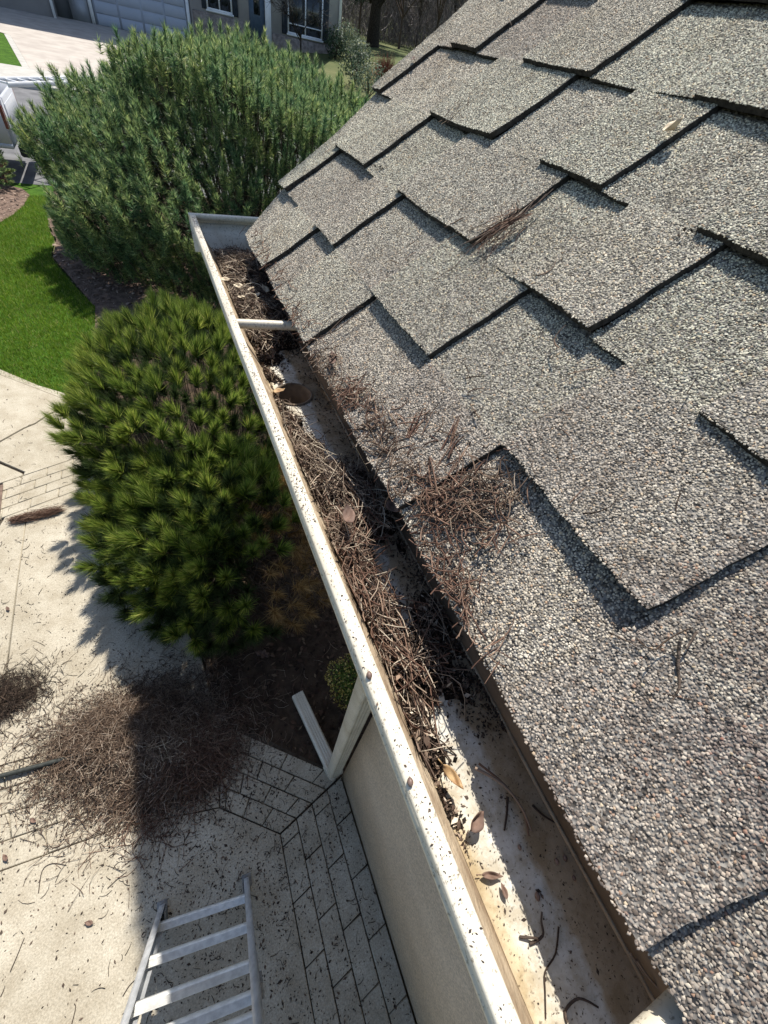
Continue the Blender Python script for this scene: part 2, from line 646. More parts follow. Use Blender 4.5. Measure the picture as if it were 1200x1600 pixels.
M['street'] = simple('street_asphalt', (.10, .10, .105), (.16, .16, .165), 3, .9)
M['house_wall'] = simple('grey_blue_siding', (.33, .345, .385), (.39, .405, .44), 1.2, .85, (20, .3, .01), .2)
M['house_wall2'] = simple('grey_siding', (.34, .33, .345), (.40, .39, .405), 1.2, .85, (20, .3, .01), .2)
M['garage'] = simple('garage_door_paint', (.36, .39, .46), (.40, .43, .50), .8, .6, None, .3)
M['trim'] = simple('white_trim', (.70, .71, .73), (.80, .81, .82), 3, .6)
M['shutter'] = simple('dark_shutter', (.025, .032, .042), (.045, .055, .07), 5, .6)
M['front_door'] = simple('slate_blue_door', (.055, .085, .125), (.08, .115, .16), 5, .5)
M['stone'] = simple('stone_facing', (.16, .135, .12), (.32, .27, .24), 6, .9, (12, .8, .03), .2)
M['far_roof'] = simple('far_roof_shingle', (.10, .09, .085), (.17, .16, .15), 6, .9)
M['van'] = simple('white_truck_paint', (.47, .49, .53), (.53, .55, .59), 1, .3, None, .5)
M['black'] = simple('black_plastic', (.012, .012, .014), (.03, .03, .034), 20, .5)
M['plate'] = simple('licence_plate', (.45, .5, .45), (.62, .66, .6), 30, .5)
M['redlamp'] = simple('tail_light_lens', (.12, .02, .018), (.18, .03, .025), 30, .3, None, .5)
M['twig_far'] = island('bare_twigs', [(0, (.06, .05, .045)), (.5, (.13, .11, .10)), (1, (.27, .24, .215))], .85)
M['wood_far'] = island('far_wood_twigs', [(0, (.07, .062, .062)), (.5, (.16, .142, .137)), (1, (.30, .27, .255))], .85)
M['dark_leaf'] = island('dark_evergreen_foliage', [(0, (.018, .034, .022)), (.6, (.045, .075, .042)), (1, (.10, .14, .09))], .6, .2)
M['grey_leaf'] = island('grey_green_foliage', [(0, (.07, .10, .06)), (.6, (.15, .19, .12)), (1, (.30, .33, .25))], .6, .25)
M['red_twig'] = island('russet_twigs', [(0, (.12, .05, .035)), (.6, (.24, .10, .07)), (1, (.34, .18, .12))], .8, .1)


def m_glass():
    m, nt, out = newmat('window_glass')
    c = ramp(nt, noise(nt, 2.2, 3), [(.4, (.012, .014, .016)), (.6, (.05, .055, .06))])
    finish(nt, out, c, .08, None, .6)
    return m


M['glass'] = m_glass()

# ------------------------------------------------------------------ the land
a = Acc()
xs = np.array([-500, -200, -80, -40, -20, -10, -5, -2.5, 0, 2.5, 5.5, 8, 11, 14, 17, 21.5, 30, 50, 90, 200, 500], float)
ys = np.array([-400, -100, -30, -8, -3, 0, 4, 8, 12, 16, 20, 25, 30, 35, 40, 45, 46, 50, 60, 70, 80, 90, 110, 140, 200, 400, 700], float)
V = [(x, y, T(x, y) - (0.09 if y < 40 else 0.03)) for y in ys for x in xs]
nx = len(xs)
F = [(j * nx + i, j * nx + i + 1, (j + 1) * nx + i + 1, (j + 1) * nx + i) for j in range(len(ys) - 1) for i in range(nx - 1)]
a.add(V, F)
tag(a.build('ground', M['far_ground']), kind='structure')


def sheet(name, pts, mat, dz, parent=None, z=None):
    """draped sheet of ground over a polygon (grid clipped by fan triangles kept small)"""
    ac = Acc()
    V = [(p[0], p[1], (T(p[0], p[1]) if z is None else z) + dz) for p in pts]
    ac.add(V, [tuple(range(len(V)))])
    o = ac.build(name, mat, parent)
    if parent is None:
        tag(o, kind='structure')
    return o


# soil bed between the house, the walk and the lawn
bed = [(-.45, 1.9), (-.306, 1.469), (-.278, 1.051), (-.12, .82), (.071, .664), (.337, .414), (.44, .30), (1.4, .30), (1.4, 2.6),
       (1.6, 7), (-1.1, 7), (-1.25, 4.9), (-1.12, 3.9), (-.75, 2.6)]
sheet('garden_bed', bed, M['soil'], -.03, z=0)
# lawn
lawn = [(-1.249, 4.90), (-1.05, 5.0), (-.95, 5.6), (-1.0, 6.4), (-1.0, 7.2), (-1.23, 7.79), (-1.42, 8.38), (-1.63, 9.01), (-1.62, 9.82),
        (-1.75, 10.5), (-1.8, 11.5), (-1.75, 12.98), (-9, 12.98), (-9, 12.0), (-5.0, 8.33), (-1.95, 5.52)]
sheet('lawn', lawn, M['turf'], -.022, z=0)
# bark bed under the big pine and the one at the left
sheet('bark_bed', [(-1.0, 7.2), (-1.0, 6.4), (-.95, 5.9), (6, 5.9), (6.5, 12.98), (-1.72, 12.98), (-1.77, 11.5), (-1.72, 10.5), (-1.59, 9.82), (-1.60, 9.01),
                   (-1.39, 8.38), (-1.20, 7.79)], M['bark_soil'], -.018, z=0)
bed_left = [(-2.45, 10.55), (-2.30, 11.0), (-2.20, 11.5), (-2.14, 12.2), (-2.30, 12.6), (-2.6, 12.8), (-7, 12.8), (-7, 11.4), (-4.2, 11.0)]
sheet('bark_bed', bed_left, M['bark_soil'], -.017, z=0)
# street, kerb, pavement, drive opposite
sheet('street', [(-60, 13.0), (60, 13.0), (60, 16), (60, 23.2), (-60, 23.2), (-60, 16)], M['street'], -.04)
a = Acc()
for y0, y1, h in ((23.2, 23.42, .05),):
    a.add([(-60, y0, T(0, y0) - .05), (60, y0, T(0, y0) - .05), (60, y0, T(0, y0) + .07), (-60, y0, T(0, y0) + .07),
           (60, y1, T(0, y1) + .075), (-60, y1, T(0, y1) + .075)], [(0, 1, 2, 3), (3, 2, 4, 5)])
tag(a.build('kerb', M['kerb']), kind='structure')
sheet('pavement', [(-60, 23.42), (60, 23.42), (60, 26), (-60, 26)], M['kerb'], .07)
dl = [ont(50, 113), ont(17, 57)]
sheet('driveway', [(dl[0][0], 26.0), (5.4, 26.0), (5.4, 46), (-9, 46), (-9, 38.5), (dl[1][0], dl[1][1])], M['driveway'], .04)
sheet('far_lawn', [(-60, 26.02), (dl[0][0] - .25, 26.02), (dl[1][0] - .25, dl[1][1]), (-9.2, 38.5), (-60, 40)], M['turf'], .05)
sheet('drive_edging', [(dl[0][0] - .24, 26.0), (dl[0][0] - .01, 26.0), (dl[1][0] - .01, dl[1][1]), (dl[1][0] - .24, dl[1][1])], M['kerb'], .055)
sheet('far_lawn', [(5.5, 26.02), (60, 26.02), (60, 45), (5.5, 45)], M['turf'], .02)
sheet('far_meadow', [(17, 47), (60, 47), (60, 69.9), (17, 69.9)], M['turf'], .03)

# ------------------------------------------------------------------ patio and walk (stamped concrete)
PX = empty('walkway', kind='structure')
a = Acc()
a.add([(x, y, -.022) for x, y in [(-8, -4), (.405, -4), (.405, .34), (.337, .414), (.071, .664), (-.278, 1.051), (-.306, 1.469), (-.46, 1.9),
                                  (-.75, 2.6), (-1.12, 3.5), (-1.12, 4.9), (-1.249, 4.90), (-1.95, 5.48), (-8, 5.48)]],
      [tuple(range(14))])
a.build('joint_bed', M['joint'], PX)


def slab(name, pts, top=0.0, ch=.003, gap=.0024):
    P = np.array(pts, float)
    area = 0.5 * sum(P[i][0] * P[(i + 1) % len(P)][1] - P[(i + 1) % len(P)][0] * P[i][1] for i in range(len(P)))
    if area < 0:
        P = P[::-1]
    P = inset(P, gap)
    return Acc().poly(P, -.05, top, 0, ch).build(name, M['concrete'], PX)


Aw, Aw2 = np.array([-1.928, 5.494]), np.array([-1.249, 4.864])
C1, C2 = np.array([-1.80, 4.262]), np.array([-1.218, 4.834])
ext = lambda p, q, s: q + (q - p) * s
far = lambda p, q, x: tuple(p + (q - p) * ((x - p[0]) / (q[0] - p[0])))
# border strip beside the grass, big slab, slab above the brick band
slab('slab', [far(Aw, Aw2, -5), (Aw2[0], Aw2[1]), (-1.29, 5.02), (-1.55, 5.22), (-1.95, 5.62), (-5, 8.5)])
crack = [(-5, 1.2), (-2.6, 3.55), (-1.80, 4.262), (-1.62, 4.44), (-1.53, 4.50), (-1.42, 4.64), (-1.33, 4.71), (-1.218, 4.834)]
slab('slab', [far(Aw, Aw2, -5)] + [(x, y + .012) for x, y in crack] + [tuple(Aw2)])
b_top = [np.array([-1.697, 3.668]), np.array([-1.148, 3.874])]
b_bot = [np.array([-1.674, 3.21]), np.array([-1.128, 3.415])]
t2 = [np.array([-1.769, 3.959]), np.array([-1.555, 3.756])]
left = far(t2[0], t2[1], -1.697 - .05)
slab('slab', [(-1.93, 4.108)] + [(x, y - .006) for x, y in crack[2:]] + [(-1.10, 4.80), far(*b_top, -1.0), far(*b_top, -1.572), (-1.566, 3.768), (-1.769, 3.962)])
slab('slab', [(-1.578, 3.748), (-1.578, far(*b_top, -1.578)[1]), far(*b_top, -1.72), (-2.4, 3.36), (-2.55, 3.53), (-1.945, 4.098)])


def band(p0, p1, q0, q1, rows, blen, x_or=0.0, smin=0.0, smax=1.0, off=0.5):
    """rows of stamped bricks between the line p0-p1 and the line q0-q1"""
    p0, p1, q0, q1 = [np.array(v, float) for v in (p0, p1, q0, q1)]
    L = np.linalg.norm(p1 - p0)
    for r in range(rows):
        a0, a1 = p0 + (q0 - p0) * r / rows, p1 + (q1 - p1) * r / rows
        c0, c1 = p0 + (q0 - p0) * (r + 1) / rows, p1 + (q1 - p1) * (r + 1) / rows
        s = -blen / L * ((r * off + x_or) % 1.0)
        while s < 1:
            e = s + blen / L * random.uniform(.97, 1.03)
            s0, s1 = max(s, 0), min(e, 1)
            if s1 - s0 > .01:
                pts = [a0 + (a1 - a0) * s0, a0 + (a1 - a0) * s1, c0 + (c1 - c0) * s1, c0 + (c1 - c0) * s0]
                P = np.array(pts)
                ar = 0.5 * sum(P[i][0] * P[(i + 1) % 4][1] - P[(i + 1) % 4][0] * P[i][1] for i in range(4))
                if ar < 0:
                    P = P[::-1]
                P = inset(P, .0026)
                P += np.array([[random.uniform(-.0012, .0012), random.uniform(-.0012, .0012)] for _ in range(4)])
                Acc().poly(P, -.04, random.uniform(-.0015, .0012), 0, .004).build('brick', M['concrete'], PX)
            s = e


band(far(*b_top, -1.72), far(*b_top, -1.0), far(*b_bot, -1.72), far(*b_bot, -1.0), 4, .215, .3)
# band along the house wall
wl = lambda x: [(x, -2.6), (x, 0)]
mi_in, mi_out = np.array([-.03, .195]), np.array([.405, .335])
band((.405, .335), (.405, -2.4), (-.034, .192), (-.112, -2.4), 4, .28, .25)
# band turning along the bed
band((.400, .340), (-.263, .935), (-.034, .197), (-.3365, .459), 4, .27, .55)
band((-.268, .938), (-1.004, 1.120), (-.3385, .460), (-.866, .576), 4, .27, .1)
band((-1.006, 1.121), (-2.4, 1.20), (-.867, .576), (-2.4, .661), 4, .285, .42)
# the field slabs
I0, I1, I2, I3, I4 = (-.112, -2.4), (-.034, .194), (-.3375, .4585), (-.866, .575), (-2.4, .66)
O1, O2, O3, O4 = (.40, .338), (-.265, .936), (-1.005, 1.121), (-2.4, 1.20)
slab('slab', [I0, I1, I2, I3, I4, (-6, .7), (-6, -2.4)])
slab('slab', [O3, O2, (-.285, 1.05), (-.312, 1.469), (-.46, 1.9), (-.75, 2.6), (-.98, 3.2), far(*b_bot, -1.0),
              far(*b_bot, -1.503), (-1.508, 2.516), (-1.504, 1.150)])
slab('slab', [(-1.506, 1.150), (-1.510, 2.516), (-1.505, far(*b_bot, -1.505)[1]), far(*b_bot, -1.66), (-1.75, 2.9), (-1.85, 2.4), (-1.95, 1.178)])
sheet('garden_bed', [(-1.705, 3.62), (-1.69, 3.22), (-1.78, 2.9), (-1.88, 2.4), (-2.1, 1.6), (-6, 1.6), (-6, 2.9), (-2.4, 3.4)], M['bark_soil'], .012, z=0)

# ------------------------------------------------------------------ our house: wall, eaves, roof
ZL = 2.82                    # height of the gutter lip
TH = radians(37)
U = np.array([cos(TH), 0, sin(TH)])
NR = np.array([-sin(TH), 0, cos(TH)])
P0 = np.array([.209, 0, ZL])


def rp(y, v, h=0.0):
    """point on the roof: y along the eave, v up the slope, h above it"""
    y, v, h = np.broadcast_arrays(np.asarray(y, float), np.asarray(v, float), np.asarray(h, float))
    return P0 + v[..., None] * U + h[..., None] * NR + y[..., None] * np.array([0, 1, 0])


HOUSE = empty('house', (.41, 0, 0), 'tan stucco house corner with a weathered grey asphalt shingle roof above the gutter', 'house')
a = Acc()
a.box(.41, .56, -3.5, .335, -.1, 2.60)
a.box(.56, 1.5, .19, .335, -.1, 2.60)
a.box(1.35, 1.5, .335, 1.25, -.1, 2.60)
a.box(1.5, 4.5, 1.1, 1.25, -.1, 2.60)
a.build('wall', M['stucco'], HOUSE)
a = Acc()
a.box(.2395, .262, -3.5, 1.36, 2.585, 2.80)
a.build('fascia', M['gutter'], HOUSE)
a = Acc()
a.box(.262, 1.36, -3.5, 1.24, 2.601, 2.615)
a.build('soffit', M['gutter'], HOUSE)
ymx = lambda v: np.interp(v, [-.1, 0, .15, .32, .5, .7, .8, 1.2, 6], [1.205, 1.212, 1.305, 1.33, 1.393, 1.425, 1.452, 1.50, 1.6])
ROOF = Acc()
vs = np.linspace(.012, 4.2, 40)
Vr = []
for v in vs:
    for h in (-.004, -.03):
        Vr += [rp(-3.5, v, h), rp(ymx(v) - .012, v, h)]
Fr = []
for i in range(len(vs) - 1):
    b0 = i * 4
    Fr += [(b0, b0 + 1, b0 + 5, b0 + 4), (b0 + 2, b0 + 6, b0 + 7, b0 + 3), (b0 + 1, b0 + 3, b0 + 7, b0 + 5)]
Fr += [(0, 2, 3, 1)]
ROOF.add(Vr, Fr)
ROOF = ROOF.build('roof', M['asphalt_edge'], HOUSE)

VL = [.003, .146, .305, .472, .642, .822, .985, 1.15, 1.31, 1.47]
TEETH = [
    [(-.52, -.31), (-.126, .042), (.272, .455), (.667, .868), (.992, 1.14)],
    [(-.72, -.50), (-.31, -.126), (.045, .269), (.458, .669), (.876, 1.008), (1.235, 1.6)],
    [(-.50, -.30), (-.19, -.02), (.02, .173), (.331, .473), (.606, .895), (1.062, 1.262)],
    [(-.31, -.15), (-.02, .12), (.205, .370), (.531, .674), (.820, 1.063), (1.332, 1.7)],
    [(-.2, -.05), (.1, .2), (.39, .571), (.784, .979), (1.152, 1.27)],
    [(-.1, .12), (.2, .40), (.610, .80), (.98, 1.152), (1.27, 1.33)],
    [(-.2, .0), (.12, .3), (.45, .62), (.80, .98), (1.15, 1.40)],
    [(-.1, .15), (.30, .46), (.62, .79), (.99, 1.17)],
    [(-.3, -.1), (.1, .30), (.46, .62), (.80, 1.0), (1.2, 1.5)],
]
LIFT = {(2, .173): .003, (2, .2): .007, (4, .694): .006}
TK = .0086


def warp(y, v):
    dy = .0006 * np.sin(v * 61 + y * 7) + .0004 * np.sin(v * 173 + y * 31)
    dv = .0012 * np.sin(y * 27 + v * 9) + .0004 * np.sin(y * 131 + 2.0)
    return y + dy, v + dv


def piece(k, y0, y1, tooth, granules=True):
    v0, v1 = VL[k], VL[k + 1]
    lift_c = random.uniform(-.0004, .0016) + (.0035 if random.random() < .22 else 0)
    curl_pt = random.choice((y0, y1))
    if tooth and (k, y0) in ((0, -.126), (1, .045), (2, .331), (2, .606), (3, .820)):
        lift_c, curl_pt = (.009 if k == 0 else .005), y0

    def hh(y, v):
        s = (v - v0) / (v1 - v0)
        h = .002 + TK * (1 - s) + (TK if tooth else 0)
        near = np.exp(-((y - curl_pt) / .07) ** 2)
        h = h + lift_c * (1 - s).clip(0, 1) ** 3 * near
        return h + .0007 * vnoise(y * 40, v * 40, k)

    v1e = v1 + .012
    ny, nv = max(2, int((y1 - y0) / .011)), 14
    yy, vv = np.meshgrid(np.linspace(y0, y1, ny + 1), np.linspace(v0, v1e, nv + 1))
    lim = ymx(vv)
    yc = np.minimum(yy, lim)
    if (yc.max(axis=1) - yc.min(axis=1)).max() < .01:
        return
    H_ = hh(yc, vv)
    yw, vw = warp(yc, vv)
    top = rp(yw, vw, H_)
    bot = rp(yw, vw, H_ - (TK * 1.05 if tooth else .0045))
    n = (ny + 1) * (nv + 1)
    ac = Acc()
    i = np.arange(nv)[:, None] * (ny + 1) + np.arange(ny)[None, :]
    Ft = np.stack([i, i + 1, i + ny + 2, i + ny + 1], -1).reshape(-1, 4)
    ac.add(top.reshape(-1, 3), Ft, 0)
    per = [(0, q) for q in range(ny + 1)] + [(q, ny) for q in range(1, nv + 1)] + [(nv, q) for q in range(ny - 1, -1, -1)] + [(q, 0) for q in range(nv - 1, 0, -1)]
    pt = np.array([top[q] for q in per])
    pb = np.array([bot[q] for q in per])
    m_ = len(per)
    j = np.arange(m_)
    ac.add(np.concatenate([pt, pb]), np.stack([j, j + m_, (j + 1) % m_ + m_, (j + 1) % m_], -1), 1)
    mats = [M['granule_base'], M['asphalt_edge']]
    if granules:
        pitch = .00255
        gy, gv = np.meshgrid(np.arange(y0 + .001, min(y1, 1.62), pitch), np.arange(v0 - .0012, v1 + .002, pitch * .9))
        gy = gy + (np.arange(gy.shape[0]) % 2)[:, None] * pitch / 2
        gy, gv = gy.ravel(), gv.ravel()
        gy = gy + rng.uniform(-.0010, .0010, gy.size)
        gv = gv + rng.uniform(-.0010, .0010, gv.size)
        keep = (gy < ymx(gv) - .001) & (gy > y0) & (gy < y1) & (rng.random(gy.size) > .03)
        if k == 0:
            keep &= gy > -.48
        # the part of the slope that the eye can reach, with a margin
        cc_ = (rp(gy, gv) - EYE) @ RM
        px_, py_ = CX + FPX * cc_[:, 0] / np.maximum(cc_[:, 2], .01), CY + FPX * cc_[:, 1] / np.maximum(cc_[:, 2], .01)
        keep &= (cc_[:, 2] > .03) & (px_ > -150) & (px_ < 1330) & (py_ > -130) & (py_ < 1730)
        gy, gv = gy[keep], gv[keep]
        if gy.size:
            yw, vw = warp(gy, gv)
            g = gy.size
            r = rng.uniform(.0010, .00175, g) * np.where(rng.random(g) < .08, 1.25, 1)
            C = rp(yw, vw, hh(gy, gv) + r * .25)
            ax = rng.normal(size=(g, 3))
            ax -= NR * (ax @ NR)[:, None]
            ax /= np.linalg.norm(ax, axis=1, keepdims=True)
            tilt = NR + rng.normal(size=(g, 3)) * .22
            tilt /= np.linalg.norm(tilt, axis=1, keepdims=True)
            bx = np.cross(tilt, ax)
            r1, r2, r3 = (r * rng.uniform(.8, 1.25, g))[:, None], (r * rng.uniform(.65, 1.05, g))[:, None], (r * rng.uniform(.42, .7, g))[:, None]
            o1 = rng.uniform(-.35, .35, (g, 1))
            Vg = np.stack([C + ax * r1, C + bx * r2, C - ax * r1, C - bx * r2,
                           C + tilt * r3 + ax * r1 * (.38 + o1 * .3), C + tilt * r3 - ax * r1 * (.38 - o1 * .3) + bx * r2 * o1 * .6], 1).reshape(-1, 3)
            q = np.arange(g)[:, None] * 6
            Fg = np.concatenate([q + t for t in ([0, 1, 4], [1, 5, 4], [1, 2, 5], [2, 3, 5], [3, 4, 5], [3, 0, 4])])
            ac.add(Vg, Fg, 2)
            mats.append(M['granule'])
    o = ac.build('shingle', mats, ROOF)
    return o


for k in range(9):
    ed = []
    cur = -.8 if k < 7 else -.6
    for t0, t1 in TEETH[k]:
        t0c = max(t0, cur)
        if t0c > cur:
            ed.append((cur, t0c, False))
        ed.append((t0c, t1, True))
        cur = t1
    ed.append((cur, 1.75, False))
    ymin_vis = -.33 + .1 * k if k > 3 else -.33
    for y0, y1, tooth in ed:
        if y0 > ymx(VL[k + 1]) or y1 - y0 < .004:
            continue
        # long gaps are split like separate shingles
        piece(k, y0, y1, tooth, granules=(y1 > ymin_vis and k < 7))
# courses higher up the slope, beyond the frame
for k in range(9, 24):
    v0, v1 = 1.47 + (k - 9) * .165, 1.47 + (k - 8) * .165 + .01
    y = -.9 + random.uniform(0, .2)
    while y < 1.5:
        w = random.uniform(.15, .26)
        tooth = random.random() < .5
        Acc().add(rp(np.array([y, y + w, y + w, y]), np.array([v0, v0, v1, v1]), np.array([.014, .014, .004, .004]) + (TK if tooth else 0)),
                  [(0, 1, 2, 3)]).build('shingle', [M['granule_base']], ROOF)
        y += w

# ------------------------------------------------------------------ gutter
GT = empty('rain_gutter', (.16, 0, ZL), 'cream metal eaves gutter along the roof edge, choked with pine needles', 'gutter')
Y0, Y1 = -3.0, 1.372
HX, HY, HR = .176, .655, .031          # outlet hole
prof_lip = [(.0930, -.021), (.0930, -.0165), (.0920, -.0160), (.0920, -.0125), (.0930, -.0120), (.0930, -.0022), (.0944, 0), (.1058, 0), (.1070, -.0014), (.1070, -.011)]
prof_front = [(.0945, -.0205), (.0975, -.027), (.1035, -.031), (.1115, -.036), (.120, -.046), (.128, -.060), (.1365, -.0745), (.1385, -.0775)]


def extr(ac, prof, y0, y1, ny=40, m=0, wob=0.0):
    ys_ = np.linspace(y0, y1, ny + 1)
    V = []
    for y in ys_:
        dx = wob * (sin(y * 5.1) + .5 * sin(y * 13.0 + 1))
        ob = .0032 * min(1.0, max(0.0, (.05 - y) / .38))          # the lip is bent in slightly at the near end
        V += [(x + dx + (ob if x < .108 else 0), y, ZL + z) for x, z in prof]
    n = len(prof)
    F = [(i * n + j, (i + 1) * n + j, (i + 1) * n + j + 1, i * n + j + 1) for i in range(ny) for j in range(n - 1)]
    ac.add(V, F, m)


def solid(o, t=.0012):
    md = o.modifiers.new('thickness', 'SOLIDIFY')
    md.thickness = t
    md.offset = 0
    return o


a = Acc()
extr(a, prof_lip, Y0, Y1, 60, 0, .0007)
a.add([(.0930, Y1, ZL - .021), (.0930, Y1, ZL), (.1070, Y1, ZL), (.1070, Y1, ZL - .011)], [(0, 1, 2, 3)])
o = solid(a.build('front_lip', M['gutter'], GT))
a = Acc()
extr(a, prof_front, Y0, Y1, 40)
solid(a.build('front_face', M['gutter_silt'], GT), .001)
# floor with a round outlet hole
a = Acc()
zf = ZL - .0775
fx0, fx1 = .1385, .2365
for y0, y1 in ((Y0, HY - .06), (HY + .06, Y1)):
    n = int((y1 - y0) / .05)
    V = []
    for i in range(n + 1):
        y = y0 + (y1 - y0) * i / n
        V += [(fx0, y, zf), (fx1 - .003, y, zf), (fx1, y, zf + .003)]
    a.add(V, [(i * 3 + j, i * 3 + j + 1, i * 3 + j + 4, i * 3 + j + 3) for i in range(n) for j in range(2)])
ns = 40
V = []
for i in range(ns):
    t = 2 * pi * i / ns
    c, s = cos(t), sin(t)
    k = min((fx1 - HX) / c if c > 1e-6 else ((fx0 - HX) / c if c < -1e-6 else 9), .06 / abs(s) if abs(s) > 1e-6 else 9)
    V += [(HX + c * k, HY + s * k, zf), (HX + HR * c, HY + HR * s, zf - .001)]
a.add(V, [(2 * i, 2 * ((i + 1) % ns), 2 * ((i + 1) % ns) + 1, 2 * i + 1) for i in range(ns)])
a.build('floor', M['gutter_in'], GT)
a = Acc()
extr(a, [(.2365, -.0745), (.2372, -.070), (.2360, -.066), (.2372, -.062), (.2350, .000), (.2335, .006)], Y0, 1.30, 60, 0, .0006)
a.build('back_wall', M['gutter_back'], GT)
a = Acc()
a.tube([(.2352 + .0006 * sin(y * 23), y, zf + .0032 + .0004 * sin(y * 41)) for y in np.linspace(Y0, 1.3, 90)], .0019, 6)
a.build('seam_bead', M['gutter_silt'], GT, smooth=True)
# outlet tube
a = Acc()
prof = [(HR + .0045, .0015), (HR + .003, .003), (HR, .0015), (HR - .001, -.06)]
V = []
for i in range(ns):
    t = 2 * pi * i / ns
    V += [(HX + r * cos(t), HY + r * sin(t), zf + z) for r, z in prof]
a.add(V, [(4 * i + j, 4 * ((i + 1) % ns) + j, 4 * ((i + 1) % ns) + j + 1, 4 * i + j + 1) for i in range(ns) for j in range(3)])
a.add([(HX + HR * cos(2 * pi * i / ns), HY + HR * sin(2 * pi * i / ns), zf - .058) for i in range(ns)], [tuple(range(ns))])
a.build('outlet', M['gutter_back'], GT, smooth=True)
# end of the gutter: it turns the corner with the same rolled lip
a = Acc()
for prof_, m in ((prof_lip, 0), (prof_front, 1)):
    V = []
    xe = np.linspace(.0915, .42, 12)
    for x in xe:
        V += [(x, Y1 + .019 - (px - .0905), ZL + z) for px, z in prof_]
    n = len(prof_)
    a.add(V, [(i * n + j, (i + 1) * n + j, (i + 1) * n + j + 1, i * n + j + 1) for i in range(len(xe) - 1) for j in range(n - 1)], m)
o = solid(a.build('end_wall', [M['gutter'], M['gutter']], GT), .0012)
a = Acc()
a.add([(.236, Y1 - .001, zf), (.42, Y1 - .029, zf), (.42, 1.2, zf), (.236, 1.2, zf)], [(0, 1, 2, 3)])
a.build('corner_floor', M['gutter_in'], GT)
# ferrule spikes across the trough
for y, yb, r in ((.803, .788, .0085), (-.172, -.174, .0115)):
    a = Acc()
    zz = ZL - .009 - (r * .5)
    a.tube([(.1078, y, zz), (.235, yb, zz - .002)], r, 18, 0)
    a.tube([(.2330, yb, zz - .002), (.2350, yb, zz - .002)], r * 1.22, 18, 0)
    a.build('spacer_tube', M['gutter'], GT, smooth=False)

# ------------------------------------------------------------------ downspout
DS = empty('downspout', (.365, .385, 0), 'cream ribbed metal downspout at the stucco wall corner, its foot turned into the bed', 'downspout')


def ribprof(w, d, rib_w=True, rib_d=True):
    """rectangular pipe section with fluted sides"""
    pts = []
    c = .008
    def side(p, q, ribs):
        p, q = np.array(p), np.array(q)
        t = nz(q - p)
        nrm = np.array([t[1], -t[0]])
        L = np.linalg.norm(q - p)
        out = [p]
        if ribs:
            for u in (.16, .22, .28, .40, .46, .52, .64, .70, .76):
                dep = -.0065 if (round(u * 100) % 24 in (22, 46 % 24, 70 % 24)) else 0
                out.append(p + t * L * u + nrm * dep)
        out.append(q)
        return out
    h, k = w / 2, d / 2
    pts += side((-h + c, -k), (h - c, -k), rib_w)
    pts += side((h, -k + c), (h, k - c), rib_d)
    pts += side((h - c, k), (-h + c, k), rib_w)
    pts += side((-h, k - c), (-h, -k + c), False)
    return [tuple(p) for p in pts]


ex, ey, ez = np.array([1, 0, 0]), np.array([0, 1, 0]), np.array([0, 0, 1])
pc = np.array([.362, .372, 0])
a = Acc()
pr = ribprof(.078, .066)
a.sweep([pc + ez * .10, pc + ez * 2.45, np.array([.30, .45, 2.58]), np.array([.19, .62, 2.66]), np.array([.178, .65, 2.70])], [ex] * 5, [ey] * 5, pr)
a.build('pipe', M['gutter'], DS)
gd = nz([-.10, .60, 0])
gs = np.cross(gd, ez)
a = Acc()
el = []
for t in np.linspace(0, pi / 2, 7):
    c = pc + gd * .062 + ez * .102
    p = c - gd * .062 * cos(t) - ez * .062 * sin(t)
    dv_ = gd * sin(t) - ez * cos(t)
    el.append((p, gs, np.cross(dv_, gs)))
a.sweep([e[0] for e in el], [e[1] * 1.16 for e in el], [e[2] * 1.25 for e in el], ribprof(.080, .066, True, False))
a.build('elbow', M['gutter'], DS)
a = Acc()
st = pc + gd * .055 + ez * .042
a.sweep([st, st + gd * .50 + ez * .012], [gs, gs], [ez, ez], ribprof(.082, .062, True, False), cap=False)
a.build('extension', M['gutter'], DS)

# ------------------------------------------------------------------ what lies in the gutter
BL = [  # heap blobs: x, y, rx, ry, height
    (.185, 1.19, .07, .14, .036), (.17, .99, .07, .12, .030), (.18, .87, .07, .06, .024), (.155, .79, .045, .05, .012), (.148, .72, .022, .05, .010),
    (.142, .62, .018, .06, .012), (.145, .55, .022, .06, .018), (.150, .47, .028, .06, .026), (.175, .40, .046, .045, .034), (.19, .345, .045, .045, .030),
    (.150, .29, .028, .055, .028), (.148, .21, .028, .07, .026), (.215, .16, .030, .055, .014), (.17, .125, .046, .04, .020), (.20, .085, .035, .028, .012),
    (.142, .06, .024, .05, .018), (.140, .0, .014, .05, .010), (.225, .27, .012, .04, .008)]


def heap(x, y):
    z = np.zeros(np.broadcast(x, y).shape)
    for bx_, by_, rx, ry, h in BL:
        z = np.maximum(z, h * np.exp(-((x - bx_) / rx) ** 2 - ((y - by_) / ry) ** 2))
    z = z + .004 * vnoise(x * 90, y * 90, 3) * (z > .004)
    return z - .0055


gx, gy = np.meshgrid(np.linspace(.1395, .2350, 22), np.linspace(-.06, 1.345, 240))
gz = heap(gx, gy)
inside = np.hypot(gx - HX, gy - HY) < HR + .012
gz = np.where(inside, -.004, gz)
ac = Acc()
i = np.arange(239)[:, None] * 22 + np.arange(21)[None, :]
Fh = np.stack([i, i + 1, i + 23, i + 22], -1).reshape(-1, 4)
gz = gz - .0015
zmax = np.maximum.reduce([gz.ravel()[Fh[:, q]] for q in range(4)])
Vh = np.stack([gx, gy, zf + gz], -1).reshape(-1, 3)
ins = inside.ravel()[Fh].any(axis=1)
ac.add(Vh, Fh[(zmax > 0) & ~ins], 0)
